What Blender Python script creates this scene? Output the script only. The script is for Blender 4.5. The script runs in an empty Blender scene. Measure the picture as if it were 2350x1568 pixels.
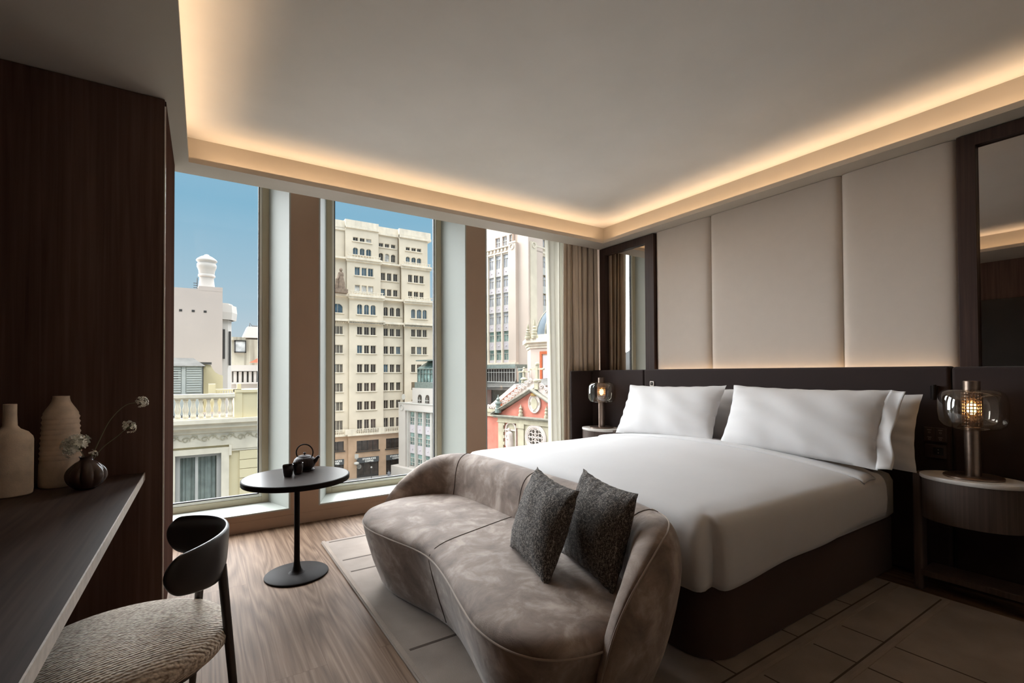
import bpy, bmesh, math, random
from mathutils import Vector, Matrix
random.seed(7)
SC = bpy.context.scene
COL = SC.collection
PI = math.pi
R = math.radians

# ------------------------------------------------------------------ helpers
def lin(c):
    c = c / 255.0
    return c / 12.92 if c <= 0.04045 else ((c + 0.055) / 1.055) ** 2.4

def rgb(t):
    return (lin(t[0]), lin(t[1]), lin(t[2]), 1.0)

class NT:
    """Small wrapper that keeps node building short."""
    def __init__(self, name):
        self.m = bpy.data.materials.new(name)
        self.m.use_nodes = True
        self.t = self.m.node_tree
        self.p = self.t.nodes['Principled BSDF']
        self.out = self.t.nodes['Material Output']
    def n(self, kind, **kw):
        nd = self.t.nodes.new(kind)
        for k, v in kw.items():
            if k.startswith('i_'):
                nd.inputs[k[2:].replace('_', ' ')].default_value = v
            else:
                setattr(nd, k, v)
        return nd
    def l(self, a, b):
        self.t.links.new(a, b)
    def coords(self, scale=(1, 1, 1), rot=(0, 0, 0)):
        tc = self.n('ShaderNodeTexCoord')
        mp = self.n('ShaderNodeMapping')
        mp.inputs['Scale'].default_value = scale
        mp.inputs['Rotation'].default_value = rot
        self.l(tc.outputs['Object'], mp.inputs['Vector'])
        return mp.outputs['Vector']
    def ramp(self, fac, stops):
        r = self.n('ShaderNodeValToRGB')
        el = r.color_ramp.elements
        while len(el) < len(stops):
            el.new(0.5)
        for e, (pos, c) in zip(el, stops):
            e.position = pos
            e.color = c
        self.l(fac, r.inputs['Fac'])
        return r.outputs['Color']
    def bump(self, h, strength, dist=0.01):
        b = self.n('ShaderNodeBump')
        b.inputs['Strength'].default_value = strength
        b.inputs['Distance'].default_value = dist
        self.l(h, b.inputs['Height'])
        self.l(b.outputs['Normal'], self.p.inputs['Normal'])

def mul(t, f):
    return tuple(max(0, min(255, c * f)) for c in t)

def plain(name, c, rough=0.6, metal=0.0, var=0.06, scale=3.0, bump=0.0, bscale=60.0, sheen=0.0, spec=0.5, emit=None, estr=0.0):
    k = NT(name)
    v = k.coords()
    nz = k.n('ShaderNodeTexNoise')
    nz.inputs['Scale'].default_value = scale
    nz.inputs['Detail'].default_value = 4
    k.l(v, nz.inputs['Vector'])
    col = k.ramp(nz.outputs['Fac'], [(0.3, rgb(mul(c, 1 - var))), (0.7, rgb(mul(c, 1 + var)))])
    k.l(col, k.p.inputs['Base Color'])
    k.p.inputs['Roughness'].default_value = rough
    k.p.inputs['Metallic'].default_value = metal
    k.p.inputs['Specular IOR Level'].default_value = spec
    if sheen:
        k.p.inputs['Sheen Weight'].default_value = sheen
        k.p.inputs['Sheen Roughness'].default_value = 0.4
    if bump:
        n2 = k.n('ShaderNodeTexNoise')
        n2.inputs['Scale'].default_value = bscale
        n2.inputs['Detail'].default_value = 3
        k.l(v, n2.inputs['Vector'])
        k.bump(n2.outputs['Fac'], bump)
    if emit:
        k.p.inputs['Emission Color'].default_value = emit
        k.p.inputs['Emission Strength'].default_value = estr
    return k.m

def emissive(name, color, strength):
    k = NT(name)
    e = k.n('ShaderNodeEmission')
    e.inputs['Color'].default_value = color
    e.inputs['Strength'].default_value = strength
    k.l(e.outputs[0], k.out.inputs['Surface'])
    return k.m

def wood(name, dark, light, axis='z', rough=0.5, fine=60.0, stretch=2.0, ring=0.35, bump=0.15):
    """Straight veneer grain running along one axis, with soft cathedral figure."""
    k = NT(name)
    s = {'x': (stretch, fine, fine), 'y': (fine, stretch, fine), 'z': (fine, fine, stretch)}[axis]
    v = k.coords(s)
    n1 = k.n('ShaderNodeTexNoise')
    n1.inputs['Scale'].default_value = 1.0
    n1.inputs['Detail'].default_value = 5
    n1.inputs['Distortion'].default_value = 0.4
    k.l(v, n1.inputs['Vector'])
    s2 = tuple(c * 0.09 for c in s)
    n2 = k.n('ShaderNodeTexNoise')
    n2.inputs['Scale'].default_value = 1.0
    n2.inputs['Detail'].default_value = 2
    k.l(k.coords(s2), n2.inputs['Vector'])
    mx = k.n('ShaderNodeMix')
    mx.inputs['Factor'].default_value = ring
    k.l(n1.outputs['Fac'], mx.inputs[2])
    k.l(n2.outputs['Fac'], mx.inputs[3])
    col = k.ramp(mx.outputs[0], [(0.32, rgb(dark)), (0.68, rgb(light))])
    k.l(col, k.p.inputs['Base Color'])
    k.p.inputs['Roughness'].default_value = rough
    k.p.inputs['Specular IOR Level'].default_value = 0.25
    if bump:
        k.bump(n1.outputs['Fac'], bump, 0.002)
    return k.m

def thin_glass(name, tint=(0.96, 0.98, 0.97, 1), refl=1.0, ior=1.45):
    k = NT(name)
    tr = k.n('ShaderNodeBsdfTransparent')
    tr.inputs['Color'].default_value = tint
    gl = k.n('ShaderNodeBsdfGlossy')
    gl.inputs['Roughness'].default_value = 0.02
    gl.inputs['Color'].default_value = (refl, refl, refl, 1)
    fr = k.n('ShaderNodeFresnel')
    fr.inputs['IOR'].default_value = ior
    mx = k.n('ShaderNodeMixShader')
    # only the face a ray enters by reflects; the far face just lets it out
    ge = k.n('ShaderNodeNewGeometry')
    iv = k.n('ShaderNodeMath', operation='SUBTRACT')
    iv.inputs[0].default_value = 1.0
    k.l(ge.outputs['Backfacing'], iv.inputs[1])
    mu = k.n('ShaderNodeMath', operation='MULTIPLY')
    k.l(fr.outputs[0], mu.inputs[0])
    k.l(iv.outputs[0], mu.inputs[1])
    k.l(mu.outputs[0], mx.inputs[0])
    k.l(tr.outputs[0], mx.inputs[1])
    k.l(gl.outputs[0], mx.inputs[2])
    k.l(mx.outputs[0], k.out.inputs['Surface'])
    return k.m

def wm(o):
    m = o.matrix_basis.copy()
    while o.parent is not None:
        o = o.parent
        m = o.matrix_basis @ m
    return m

class B:
    """Collects shapes in world (or frame) coordinates; build() links them as one mesh object."""
    def __init__(self, frame=None):
        self.v = []
        self.f = []
        self.fr = frame
    def add(self, vs, fs):
        b = len(self.v)
        self.v += [tuple(x) for x in vs]
        self.f += [tuple(b + i for i in f) for f in fs]
        return self
    def box(self, x0, x1, y0, y1, z0, z1):
        return self.add([(x0, y0, z0), (x1, y0, z0), (x1, y1, z0), (x0, y1, z0), (x0, y0, z1), (x1, y0, z1), (x1, y1, z1), (x0, y1, z1)],
                        [(3, 2, 1, 0), (4, 5, 6, 7), (0, 1, 5, 4), (1, 2, 6, 5), (2, 3, 7, 6), (3, 0, 4, 7)])
    def prism(self, pts, z0, z1):
        n = len(pts)
        a = sum(pts[i][0] * pts[(i + 1) % n][1] - pts[(i + 1) % n][0] * pts[i][1] for i in range(n))
        if a < 0:
            pts = pts[::-1]
        vs = [(x, y, z0) for x, y in pts] + [(x, y, z1) for x, y in pts]
        fs = [tuple(range(n - 1, -1, -1)), tuple(range(n, 2 * n))]
        fs += [(i, (i + 1) % n, n + (i + 1) % n, n + i) for i in range(n)]
        return self.add(vs, fs)
    def wallprism(self, pts, y0, y1):
        """Outline in (x, z), thickness along y."""
        n = len(pts)
        a = sum(pts[i][0] * pts[(i + 1) % n][1] - pts[(i + 1) % n][0] * pts[i][1] for i in range(n))
        if a < 0:
            pts = pts[::-1]
        vs = [(x, y0, z) for x, z in pts] + [(x, y1, z) for x, z in pts]
        fs = [tuple(range(n)), tuple(range(2 * n - 1, n - 1, -1))]
        fs += [((i + 1) % n, i, n + i, n + (i + 1) % n) for i in range(n)]
        return self.add(vs, fs)
    def loft(self, rings, closed=True, cap0=True, cap1=True):
        n = len(rings[0])
        b = len(self.v)
        for r in rings:
            self.v += [tuple(p) for p in r]
        for i in range(len(rings) - 1):
            for j in range(n if closed else n - 1):
                k = (j + 1) % n
                self.f.append((b + i * n + j, b + i * n + k, b + (i + 1) * n + k, b + (i + 1) * n + j))
        if cap0:
            self.f.append(tuple(b + j for j in range(n - 1, -1, -1)))
        if cap1:
            e = b + (len(rings) - 1) * n
            self.f.append(tuple(e + j for j in range(n)))
        return self
    def lathe(self, prof, c=(0, 0, 0), seg=32, sx=1.0, sy=1.0, cap0=True, cap1=True, fn=None):
        rings = []
        for r, z in prof:
            ring = []
            for j in range(seg):
                a = 2 * PI * j / seg
                rr = r * (fn(a, z) if fn else 1)
                ring.append((c[0] + rr * sx * math.cos(a), c[1] + rr * sy * math.sin(a), c[2] + z))
            rings.append(ring)
        return self.loft(rings, True, cap0, cap1)
    def tube(self, pts, r, seg=10, closed=False, caps=True):
        pts = [Vector(p) for p in pts]
        n = len(pts)
        rr = r if isinstance(r, (list, tuple)) else [r] * n
        rings = []
        prev = None
        for i, p in enumerate(pts):
            a = pts[i - 1] if (i > 0 or closed) else p
            b = pts[(i + 1) % n] if (i < n - 1 or closed) else p
            t = (b - a).normalized()
            if prev is None:
                u = t.orthogonal().normalized()
            else:
                u = (prev - t * prev.dot(t))
                u = u.normalized() if u.length > 1e-6 else t.orthogonal().normalized()
            prev = u
            w = t.cross(u)
            rings.append([p + (u * math.cos(2 * PI * j / seg) + w * math.sin(2 * PI * j / seg)) * rr[i] for j in range(seg)])
        if closed:
            rings.append(rings[0])
            return self.loft(rings, True, False, False)
        return self.loft(rings, True, caps, caps)
    def sphere(self, c, r, seg=16, rings=10, sz=1.0):
        prof = [(max(r * math.sin(PI * i / rings), r * 0.01), -r * sz * math.cos(PI * i / rings)) for i in range(rings + 1)]
        return self.lathe(prof, c, seg)
    def grid(self, fn, nu, nv):
        b = len(self.v)
        for i in range(nu + 1):
            for j in range(nv + 1):
                self.v.append(tuple(fn(i / nu, j / nv)))
        for i in range(nu):
            for j in range(nv):
                a = b + i * (nv + 1) + j
                self.f.append((a, a + nv + 1, a + nv + 2, a + 1))
        return self
    def mesh(self, name, inv=None):
        me = bpy.data.meshes.new(name)
        vs = [Vector(p) for p in self.v]
        if self.fr is not None:
            vs = [self.fr @ p for p in vs]
        if inv is not None:
            vs = [inv @ p for p in vs]
        me.from_pydata([tuple(p) for p in vs], [], self.f)
        me.validate()
        me.update()
        return me
    def build(self, name, mat, parent=None, smooth=False, bevel=0.0, bseg=2, merge=False, angle=40, fixn=False):
        inv = wm(parent).inverted() if parent is not None else None
        me = self.mesh(name, inv)
        if merge or fixn:
            bm = bmesh.new()
            bm.from_mesh(me)
            if merge:
                bmesh.ops.remove_doubles(bm, verts=bm.verts, dist=1e-5)
            if fixn:
                bmesh.ops.recalc_face_normals(bm, faces=bm.faces)
            bm.to_mesh(me)
            bm.free()
        o = bpy.data.objects.new(name, me)
        COL.objects.link(o)
        if parent is not None:
            o.parent = parent
        me.materials.append(mat)
        if smooth:
            for p in me.polygons:
                p.use_smooth = True
            me.set_sharp_from_angle(angle=R(angle))
        if bevel:
            md = o.modifiers.new('bevel', 'BEVEL')
            md.width = bevel
            md.segments = bseg
            md.limit_method = 'ANGLE'
            md.angle_limit = R(40)
            for p in me.polygons:
                p.use_smooth = True
            md.harden_normals = True
        return o

def thing(name, label, cat, loc=(0, 0, 0), rz=0.0, group=None):
    o = bpy.data.objects.new(name, None)
    COL.objects.link(o)
    o.location = loc
    o.rotation_euler = (0, 0, rz)
    o.empty_display_size = 0.1
    o['label'] = label
    o['category'] = cat
    if group:
        o['group'] = group
    return o

def tag(o, label, cat, group=None, kind=None):
    o['label'] = label
    o['category'] = cat
    if group:
        o['group'] = group
    if kind:
        o['kind'] = kind
    return o

def struct(o):
    o['kind'] = 'structure'
    return o

def dup_tree(o, parent=None):
    c = o.copy()
    COL.objects.link(c)
    if parent is not None:
        c.parent = parent
    for ch in list(o.children):
        dup_tree(ch, c)
    return c

def cat_rom(pts, n, closed=False):
    """Catmull-Rom resampling with n steps per span."""
    pts = [Vector(p) for p in pts]
    m = len(pts)
    out = []
    spans = m if closed else m - 1
    for i in range(spans):
        if closed:
            p0, p1, p2, p3 = pts[i - 1], pts[i], pts[(i + 1) % m], pts[(i + 2) % m]
        else:
            p0, p1, p2, p3 = pts[max(i - 1, 0)], pts[i], pts[i + 1], pts[min(i + 2, m - 1)]
        for k in range(n):
            t = k / n
            out.append(0.5 * ((2 * p1) + (p2 - p0) * t + (2 * p0 - 5 * p1 + 4 * p2 - p3) * t * t + (3 * p1 - p0 - 3 * p2 + p3) * t ** 3))
    if not closed:
        out.append(pts[-1])
    return out

def sstep(a, b, x):
    t = max(0.0, min(1.0, (x - a) / (b - a)))
    return t * t * (3 - 2 * t)

# ------------------------------------------------------------------ materials
M = {}
M['ceiling'] = plain('ceiling_paint', (232, 227, 220), 0.85, var=0.012, bump=0.02, bscale=200)
M['soffit'] = plain('soffit_paint', (190, 181, 169), 0.8, var=0.015, bump=0.02, bscale=200)
M['pier'] = plain('taupe_paint', (168, 142, 121), 0.75, var=0.015, bump=0.02, bscale=200)
M['reveal'] = plain('pale_reveal_paint', (168, 172, 166), 0.6, var=0.01)
M['frame_olive'] = plain('window_frame_paint', (186, 178, 154), 0.5, var=0.02)  # shade on the room side is put into this olive tone
M['bead'] = plain('pale_bead', (226, 226, 218), 0.5, var=0.01)  # paler tone carries the light the glazing bead catches
M['gasket'] = plain('black_gasket', (20, 20, 20), 0.6, var=0.02)
M['pane'] = thin_glass('window_glass', (0.985, 0.99, 0.99, 1), 0.4)
M['dark_wood'] = wood('dark_wood_veneer', (80, 58, 51), (116, 92, 83), 'z', 0.6, fine=45, stretch=1.2)
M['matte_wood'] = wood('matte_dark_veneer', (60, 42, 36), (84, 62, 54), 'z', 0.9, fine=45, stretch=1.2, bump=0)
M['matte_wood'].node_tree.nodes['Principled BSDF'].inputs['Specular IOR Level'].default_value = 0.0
M['desk_wood'] = wood('dark_desk_oak', (44, 33, 29), (86, 69, 62), 'y', 0.5, fine=55, stretch=2.0)
M['frame_wood'] = wood('mirror_frame_wood', (52, 38, 35), (78, 60, 54), 'z', 0.45, fine=70, stretch=1.5)
M['night_wood'] = wood('smoked_oak', (72, 60, 55), (96, 82, 75), 'z', 0.5, fine=90, stretch=1.5)
M['lipmetal'] = plain('brushed_edge_metal', (206, 198, 190), 0.5, metal=0.35, var=0.06, scale=40)
M['trimmetal'] = plain('polished_trim', (244, 238, 232), 0.4, metal=0.0, var=0.02)
M['black_metal'] = plain('black_powder_metal', (33, 28, 26), 0.6, metal=0.0, var=0.05, spec=0.06)
M['table_top'] = plain('dark_table_top', (58, 51, 48), 0.32, var=0.1, scale=6, spec=0.14)
M['cast_iron'] = plain('cast_iron', (42, 32, 32), 0.55, metal=0.3, var=0.08, bump=0.1)
M['cup'] = plain('dark_glaze', (36, 27, 25), 0.25, var=0.06)
M['white_linen'] = plain('white_linen', (203, 202, 203), 0.85, var=0.012, bump=0.06, bscale=18, sheen=0.1)
M['pillow_linen'] = plain('white_pillow_cotton', (211, 209, 209), 0.8, var=0.012, bump=0.1, bscale=9, sheen=0.1)
M['bed_base'] = plain('dark_brown_upholstery', (68, 51, 46), 0.9, var=0.05, sheen=0.15, bump=0.06, bscale=300)
M['headboard'] = plain('dark_headboard_fabric', (40, 26, 24), 0.88, var=0.06, sheen=0.12, bump=0.08, bscale=260)
M['panel_fabric'] = plain('pale_wall_fabric', (202, 190, 179), 0.85, var=0.006, scale=14, bump=0.08, bscale=420)
M['curtain'] = plain('taupe_curtain', (206, 190, 170), 0.85, var=0.03, bump=0.05, bscale=300)
M['chair_shell'] = plain('black_moulded_shell', (40, 34, 32), 0.36, var=0.04)
M['chair_leg'] = plain('dark_stained_leg', (48, 36, 31), 0.4, var=0.06)
M['stoneware'] = plain('pale_stoneware', (226, 208, 188), 0.75, var=0.06, scale=20, bump=0.1, bscale=150)
M['ribbed_ware'] = plain('ribbed_stoneware', (228, 208, 188), 0.7, var=0.06, scale=20, bump=0.08, bscale=120)
M['smoke_ceramic'] = plain('smoked_glaze', (78, 62, 56), 0.1, var=0.12, scale=9)
M['stem'] = plain('pale_green_stem', (118, 116, 88), 0.6, var=0.1)
M['floret'] = plain('cream_floret', (246, 244, 228), 0.6, var=0.08, scale=60)
M['leaf'] = plain('muted_leaf', (104, 112, 78), 0.6, var=0.15, scale=60)
M['bronze'] = plain('brushed_bronze', (140, 122, 110), 0.33, metal=0.9, var=0.05, scale=30)
M['mirror'] = None
M['switch'] = plain('dark_switch_plate', (58, 46, 43), 0.35, var=0.03)
M['switch_light'] = plain('pale_switch_icon', (170, 160, 150), 0.4, var=0.02)
M['stone_top'] = plain('pale_stone_top', (214, 208, 202), 0.35, var=0.05, scale=12)
M['black_panel'] = plain('black_gloss_panel', (16, 12, 12), 0.2, var=0.03)
M['led'] = emissive('warm_led', (1.0, 0.70, 0.43, 1), 34.0)
M['led_soft'] = emissive('warm_led_soft', (1.0, 0.70, 0.42, 1), 22.0)
M['filament'] = emissive('warm_bulb', (1.0, 0.56, 0.2, 1), 26.0)

def mk_mirror():
    k = NT('tinted_mirror')
    k.p.inputs['Base Color'].default_value = (0.62, 0.58, 0.55, 1)
    k.p.inputs['Metallic'].default_value = 1.0
    k.p.inputs['Roughness'].default_value = 0.01
    return k.m
M['mirror'] = mk_mirror()

def mk_floor():
    k = NT('oak_floor')
    tc = k.n('ShaderNodeTexCoord')
    # planks run along y
    mp = k.n('ShaderNodeMapping')
    mp.inputs['Rotation'].default_value = (0, 0, R(90))
    k.l(tc.outputs['Object'], mp.inputs['Vector'])
    br = k.n('ShaderNodeTexBrick')
    br.inputs['Scale'].default_value = 1.0
    br.inputs['Brick Width'].default_value = 2.2
    br.inputs['Row Height'].default_value = 0.23
    br.inputs['Mortar Size'].default_value = 0.0012
    br.inputs['Color1'].default_value = (0.0, 0.0, 0.0, 1)
    br.inputs['Color2'].default_value = (1, 1, 1, 1)
    br.inputs['Mortar'].default_value = (0.5, 0.5, 0.5, 1)
    k.l(mp.outputs[0], br.inputs['Vector'])
    # per-plank shift of the figure
    sep = k.n('ShaderNodeSeparateXYZ')
    k.l(tc.outputs['Object'], sep.inputs[0])
    off = k.n('ShaderNodeMath', operation='MULTIPLY_ADD')
    k.l(br.outputs['Color'], off.inputs[0])
    off.inputs[1].default_value = 7.0
    k.l(sep.outputs['Y'], off.inputs[2])
    cmb = k.n('ShaderNodeCombineXYZ')
    k.l(sep.outputs['X'], cmb.inputs['X'])
    k.l(off.outputs[0], cmb.inputs['Y'])
    k.l(br.outputs['Color'], cmb.inputs['Z'])
    # cathedral figure: contour bands of a stretched smooth noise
    m2 = k.n('ShaderNodeMapping')
    m2.inputs['Scale'].default_value = (8.0, 0.55, 3.0)
    k.l(cmb.outputs[0], m2.inputs['Vector'])
    nz = k.n('ShaderNodeTexNoise')
    nz.inputs['Scale'].default_value = 1.0
    nz.inputs['Detail'].default_value = 1.2
    nz.inputs['Distortion'].default_value = 0.2
    k.l(m2.outputs[0], nz.inputs['Vector'])
    bands = k.n('ShaderNodeMath', operation='MULTIPLY')
    k.l(nz.outputs['Fac'], bands.inputs[0])
    bands.inputs[1].default_value = 22.0
    fr = k.n('ShaderNodeMath', operation='PINGPONG')
    k.l(bands.outputs[0], fr.inputs[0])
    fr.inputs[1].default_value = 1.0
    # fine pores
    m3 = k.n('ShaderNodeMapping')
    m3.inputs['Scale'].default_value = (120.0, 3.0, 1.0)
    k.l(cmb.outputs[0], m3.inputs['Vector'])
    n3 = k.n('ShaderNodeTexNoise')
    n3.inputs['Scale'].default_value = 1.0
    n3.inputs['Detail'].default_value = 4
    k.l(m3.outputs[0], n3.inputs['Vector'])
    mx = k.n('ShaderNodeMix')
    mx.inputs['Factor'].default_value = 0.66
    k.l(fr.outputs[0], mx.inputs[2])
    k.l(n3.outputs['Fac'], mx.inputs[3])
    col = k.ramp(mx.outputs[0], [(0.12, rgb((72, 55, 43))), (0.45, rgb((112, 90, 73))), (0.80, rgb((138, 115, 97)))])
    pl = k.n('ShaderNodeMix', data_type='RGBA', blend_type='MULTIPLY')
    pl.inputs['Factor'].default_value = 0.25
    k.l(col, pl.inputs[6])
    pc = k.ramp(br.outputs['Color'], [(0.0, (0.72, 0.70, 0.68, 1)), (1.0, (1, 1, 1, 1))])
    k.l(pc, pl.inputs[7])
    seam = k.n('ShaderNodeMix', data_type='RGBA')
    k.l(br.outputs['Fac'], seam.inputs['Factor'])
    k.l(pl.outputs[2], seam.inputs[6])
    seam.inputs[7].default_value = rgb((92, 70, 55))
    k.l(seam.outputs[2], k.p.inputs['Base Color'])
    k.p.inputs['Roughness'].default_value = 0.6
    k.p.inputs['Specular IOR Level'].default_value = 0.10
    k.bump(mx.outputs[0], 0.12, 0.002)
    return k.m
M['floor'] = mk_floor()

def mk_rug():
    k = NT('cut_pile_rug')
    v = k.coords()
    n1 = k.n('ShaderNodeTexNoise')
    n1.inputs['Scale'].default_value = 4.0
    n1.inputs['Detail'].default_value = 5
    k.l(v, n1.inputs['Vector'])
    n2 = k.n('ShaderNodeTexNoise')
    n2.inputs['Scale'].default_value = 380.0
    k.l(v, n2.inputs['Vector'])
    col = k.ramp(n1.outputs['Fac'], [(0.3, rgb((126, 113, 103))), (0.7, rgb((152, 138, 127)))])
    k.l(col, k.p.inputs['Base Color'])
    k.p.inputs['Roughness'].default_value = 0.95
    k.p.inputs['Sheen Weight'].default_value = 0.2
    k.bump(n2.outputs['Fac'], 0.5, 0.004)
    return k.m
M['rug'] = mk_rug()
M['rug_groove'] = plain('rug_groove', (78, 66, 58), 0.95, var=0.1)
M['rug_ridge'] = plain('rug_ridge', (146, 131, 119), 0.95, var=0.1, sheen=0.2, bump=0.4, bscale=300)

def mk_velvet():
    k = NT('taupe_velvet')
    v = k.coords()
    n1 = k.n('ShaderNodeTexNoise')
    n1.inputs['Scale'].default_value = 7.5
    n1.inputs['Detail'].default_value = 7
    n1.inputs['Roughness'].default_value = 0.62
    n1.inputs['Distortion'].default_value = 0.5
    k.l(v, n1.inputs['Vector'])
    n2 = k.n('ShaderNodeTexNoise')
    n2.inputs['Scale'].default_value = 260.0
    k.l(v, n2.inputs['Vector'])
    col = k.ramp(n1.outputs['Fac'], [(0.30, rgb((104, 88, 79))), (0.50, rgb((138, 121, 110))), (0.66, rgb((176, 161, 151)))])
    k.l(col, k.p.inputs['Base Color'])
    k.p.inputs['Roughness'].default_value = 0.8
    k.p.inputs['Sheen Weight'].default_value = 0.25
    k.p.inputs['Sheen Roughness'].default_value = 0.35
    k.bump(n2.outputs['Fac'], 0.25, 0.003)
    return k.m
M['velvet'] = mk_velvet()
M['seam'] = plain('dark_seam', (82, 69, 62), 0.9, var=0.05)
M['piping'] = plain('velvet_piping', (150, 134, 122), 0.8, var=0.06, sheen=0.3)

def mk_tweed():
    k = NT('charcoal_tweed')
    v = k.coords((1, 1, 1))
    w1 = k.n('ShaderNodeTexNoise')
    w1.inputs['Scale'].default_value = 1.0
    w1.inputs['Detail'].default_value = 2
    k.l(k.coords((75, 330, 330)), w1.inputs['Vector'])
    w2 = k.n('ShaderNodeTexNoise')
    w2.inputs['Scale'].default_value = 1.0
    w2.inputs['Detail'].default_value = 2
    k.l(k.coords((330, 75, 75)), w2.inputs['Vector'])
    mx = k.n('ShaderNodeMath', operation='MAXIMUM')
    k.l(w1.outputs['Fac'], mx.inputs[0])
    k.l(w2.outputs['Fac'], mx.inputs[1])
    col = k.ramp(mx.outputs[0], [(0.44, rgb((36, 33, 33))), (0.56, rgb((84, 79, 76))), (0.70, rgb((166, 158, 150)))])
    k.l(col, k.p.inputs['Base Color'])
    k.p.inputs['Roughness'].default_value = 0.95
    k.bump(mx.outputs[0], 0.6, 0.004)
    return k.m
M['tweed'] = mk_tweed()

def mk_boucle():
    k = NT('cream_boucle_weave')
    v = k.coords((1.0, 1.0, 1.0), (0, 0, R(-14)))
    wv = k.n('ShaderNodeTexWave')
    wv.bands_direction = 'Y'
    wv.inputs['Scale'].default_value = 30.0
    wv.inputs['Distortion'].default_value = 1.6
    wv.inputs['Detail'].default_value = 2
    wv.inputs['Detail Scale'].default_value = 3
    k.l(v, wv.inputs['Vector'])
    vo = k.n('ShaderNodeTexVoronoi')
    vo.inputs['Scale'].default_value = 1.0
    k.l(k.coords((84, 150, 110), (0, 0, R(-14))), vo.inputs['Vector'])
    mx = k.n('ShaderNodeMix')
    mx.inputs['Factor'].default_value = 0.60
    inv = k.n('ShaderNodeMath', operation='SUBTRACT')
    inv.inputs[0].default_value = 1.0
    k.l(vo.outputs['Distance'], inv.inputs[1])
    k.l(wv.outputs['Fac'], mx.inputs[2])
    k.l(inv.outputs[0], mx.inputs[3])
    col = k.ramp(mx.outputs[0], [(0.15, rgb((138, 119, 103))), (0.66, rgb((238, 227, 214)))])
    k.l(col, k.p.inputs['Base Color'])
    k.p.inputs['Roughness'].default_value = 0.95
    k.bump(mx.outputs[0], 0.65, 0.008)
    return k.m
M['boucle'] = mk_boucle()

def mk_sheer():
    k = NT('sheer_voile')
    d = k.n('ShaderNodeBsdfDiffuse')
    d.inputs['Color'].default_value = rgb((216, 213, 205))
    tl = k.n('ShaderNodeBsdfTranslucent')
    tl.inputs['Color'].default_value = rgb((214, 211, 202))
    tr = k.n('ShaderNodeBsdfTransparent')
    m1 = k.n('ShaderNodeMixShader')
    m1.inputs[0].default_value = 0.55
    k.l(d.outputs[0], m1.inputs[1])
    k.l(tl.outputs[0], m1.inputs[2])
    nz = k.n('ShaderNodeTexNoise')
    nz.inputs['Scale'].default_value = 2.0
    k.l(k.coords((30, 30, 1)), nz.inputs['Vector'])
    m2 = k.n('ShaderNodeMixShader')
    m2.inputs[0].default_value = 0.18
    k.l(m1.outputs[0], m2.inputs[1])
    k.l(tr.outputs[0], m2.inputs[2])
    k.l(m2.outputs[0], k.out.inputs['Surface'])
    return k.m
M['sheer'] = mk_sheer()

def mk_lampglass():
    return thin_glass('smoked_lamp_glass', (0.93, 0.91, 0.88, 1), 1.0, 1.9)
M['lamp_glass'] = mk_lampglass()

# outside
def stone(name, c, var=0.05, scale=0.6, rough=0.9, streak=0.0):
    k = NT(name)
    v = k.coords()
    n1 = k.n('ShaderNodeTexNoise')
    n1.inputs['Scale'].default_value = scale
    n1.inputs['Detail'].default_value = 6
    k.l(v, n1.inputs['Vector'])
    col = k.ramp(n1.outputs['Fac'], [(0.3, rgb(mul(c, 1 - var))), (0.7, rgb(mul(c, 1 + var)))])
    if streak:
        n2 = k.n('ShaderNodeTexNoise')
        n2.inputs['Scale'].default_value = 1.0
        n2.inputs['Detail'].default_value = 4
        k.l(k.coords((2.2, 2.2, 0.12)), n2.inputs['Vector'])
        mx = k.n('ShaderNodeMix', data_type='RGBA', blend_type='MULTIPLY')
        mx.inputs['Factor'].default_value = streak
        k.l(col, mx.inputs[6])
        k.l(k.ramp(n2.outputs['Fac'], [(0.38, (0.35, 0.33, 0.31, 1)), (0.55, (1, 1, 1, 1))]), mx.inputs[7])
        col = mx.outputs[2]
    k.l(col, k.p.inputs['Base Color'])
    k.p.inputs['Roughness'].default_value = rough
    k.p.inputs['Specular IOR Level'].default_value = 0.2
    return k.m
M['cream'] = stone('cream_stone', (204, 193, 174), 0.04, 0.4)
M['cream_trim'] = stone('pale_cream_trim', (212, 203, 186), 0.05, 0.8, streak=0.12)
M['brown_stone'] = stone('brown_ground_stone', (176, 150, 126), 0.07, 0.5)
M['ochre'] = stone('pale_ochre_plaster', (206, 194, 160), 0.03, 0.8)
M['ivory'] = stone('ivory_stone', (212, 203, 184), 0.05, 2.0, streak=0.12)
M['pinkwhite'] = stone('pinkish_white_render', (186, 174, 166), 0.02, 0.3)
M['white_render'] = stone('white_render', (188, 182, 175), 0.02, 0.5)
M['stained'] = stone('stained_render', (190, 182, 164), 0.06, 0.6, streak=0.55)
M['tower_pink'] = stone('pale_pink_stone', (196, 180, 168), 0.03, 0.2)
M['tower_panel'] = stone('pale_spandrel', (190, 184, 188), 0.03, 0.4)
M['church_red'] = stone('rose_plaster', (190, 118, 102), 0.08, 0.8)
M['church_orange'] = stone('orange_brick', (180, 98, 66), 0.06, 2.0)
M['church_stone'] = stone('weathered_church_stone', (174, 166, 144), 0.06, 0.8, streak=0.15)
M['church_white'] = stone('white_carved_stone', (200, 186, 178), 0.05, 2.0)
M['church_grey'] = stone('grey_lead_cornice', (140, 136, 124), 0.1, 1.5)
M['gold'] = stone('ochre_gilding', (160, 130, 78), 0.08, 3.0)
M['dome_grey'] = stone('blue_grey_slate', (84, 93, 100), 0.06, 1.2)
M['roof_grey'] = stone('grey_slate_roof', (84, 82, 78), 0.12, 2.0)
M['roof_red'] = stone('red_roof_tile', (178, 104, 80), 0.1, 2.0)
M['asphalt'] = stone('pale_street_paving', (140, 138, 134), 0.06, 0.3)
M['pane_dark'] = plain('dark_window_pane', (58, 52, 48), 0.15, var=0.25, scale=1.3)
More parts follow.
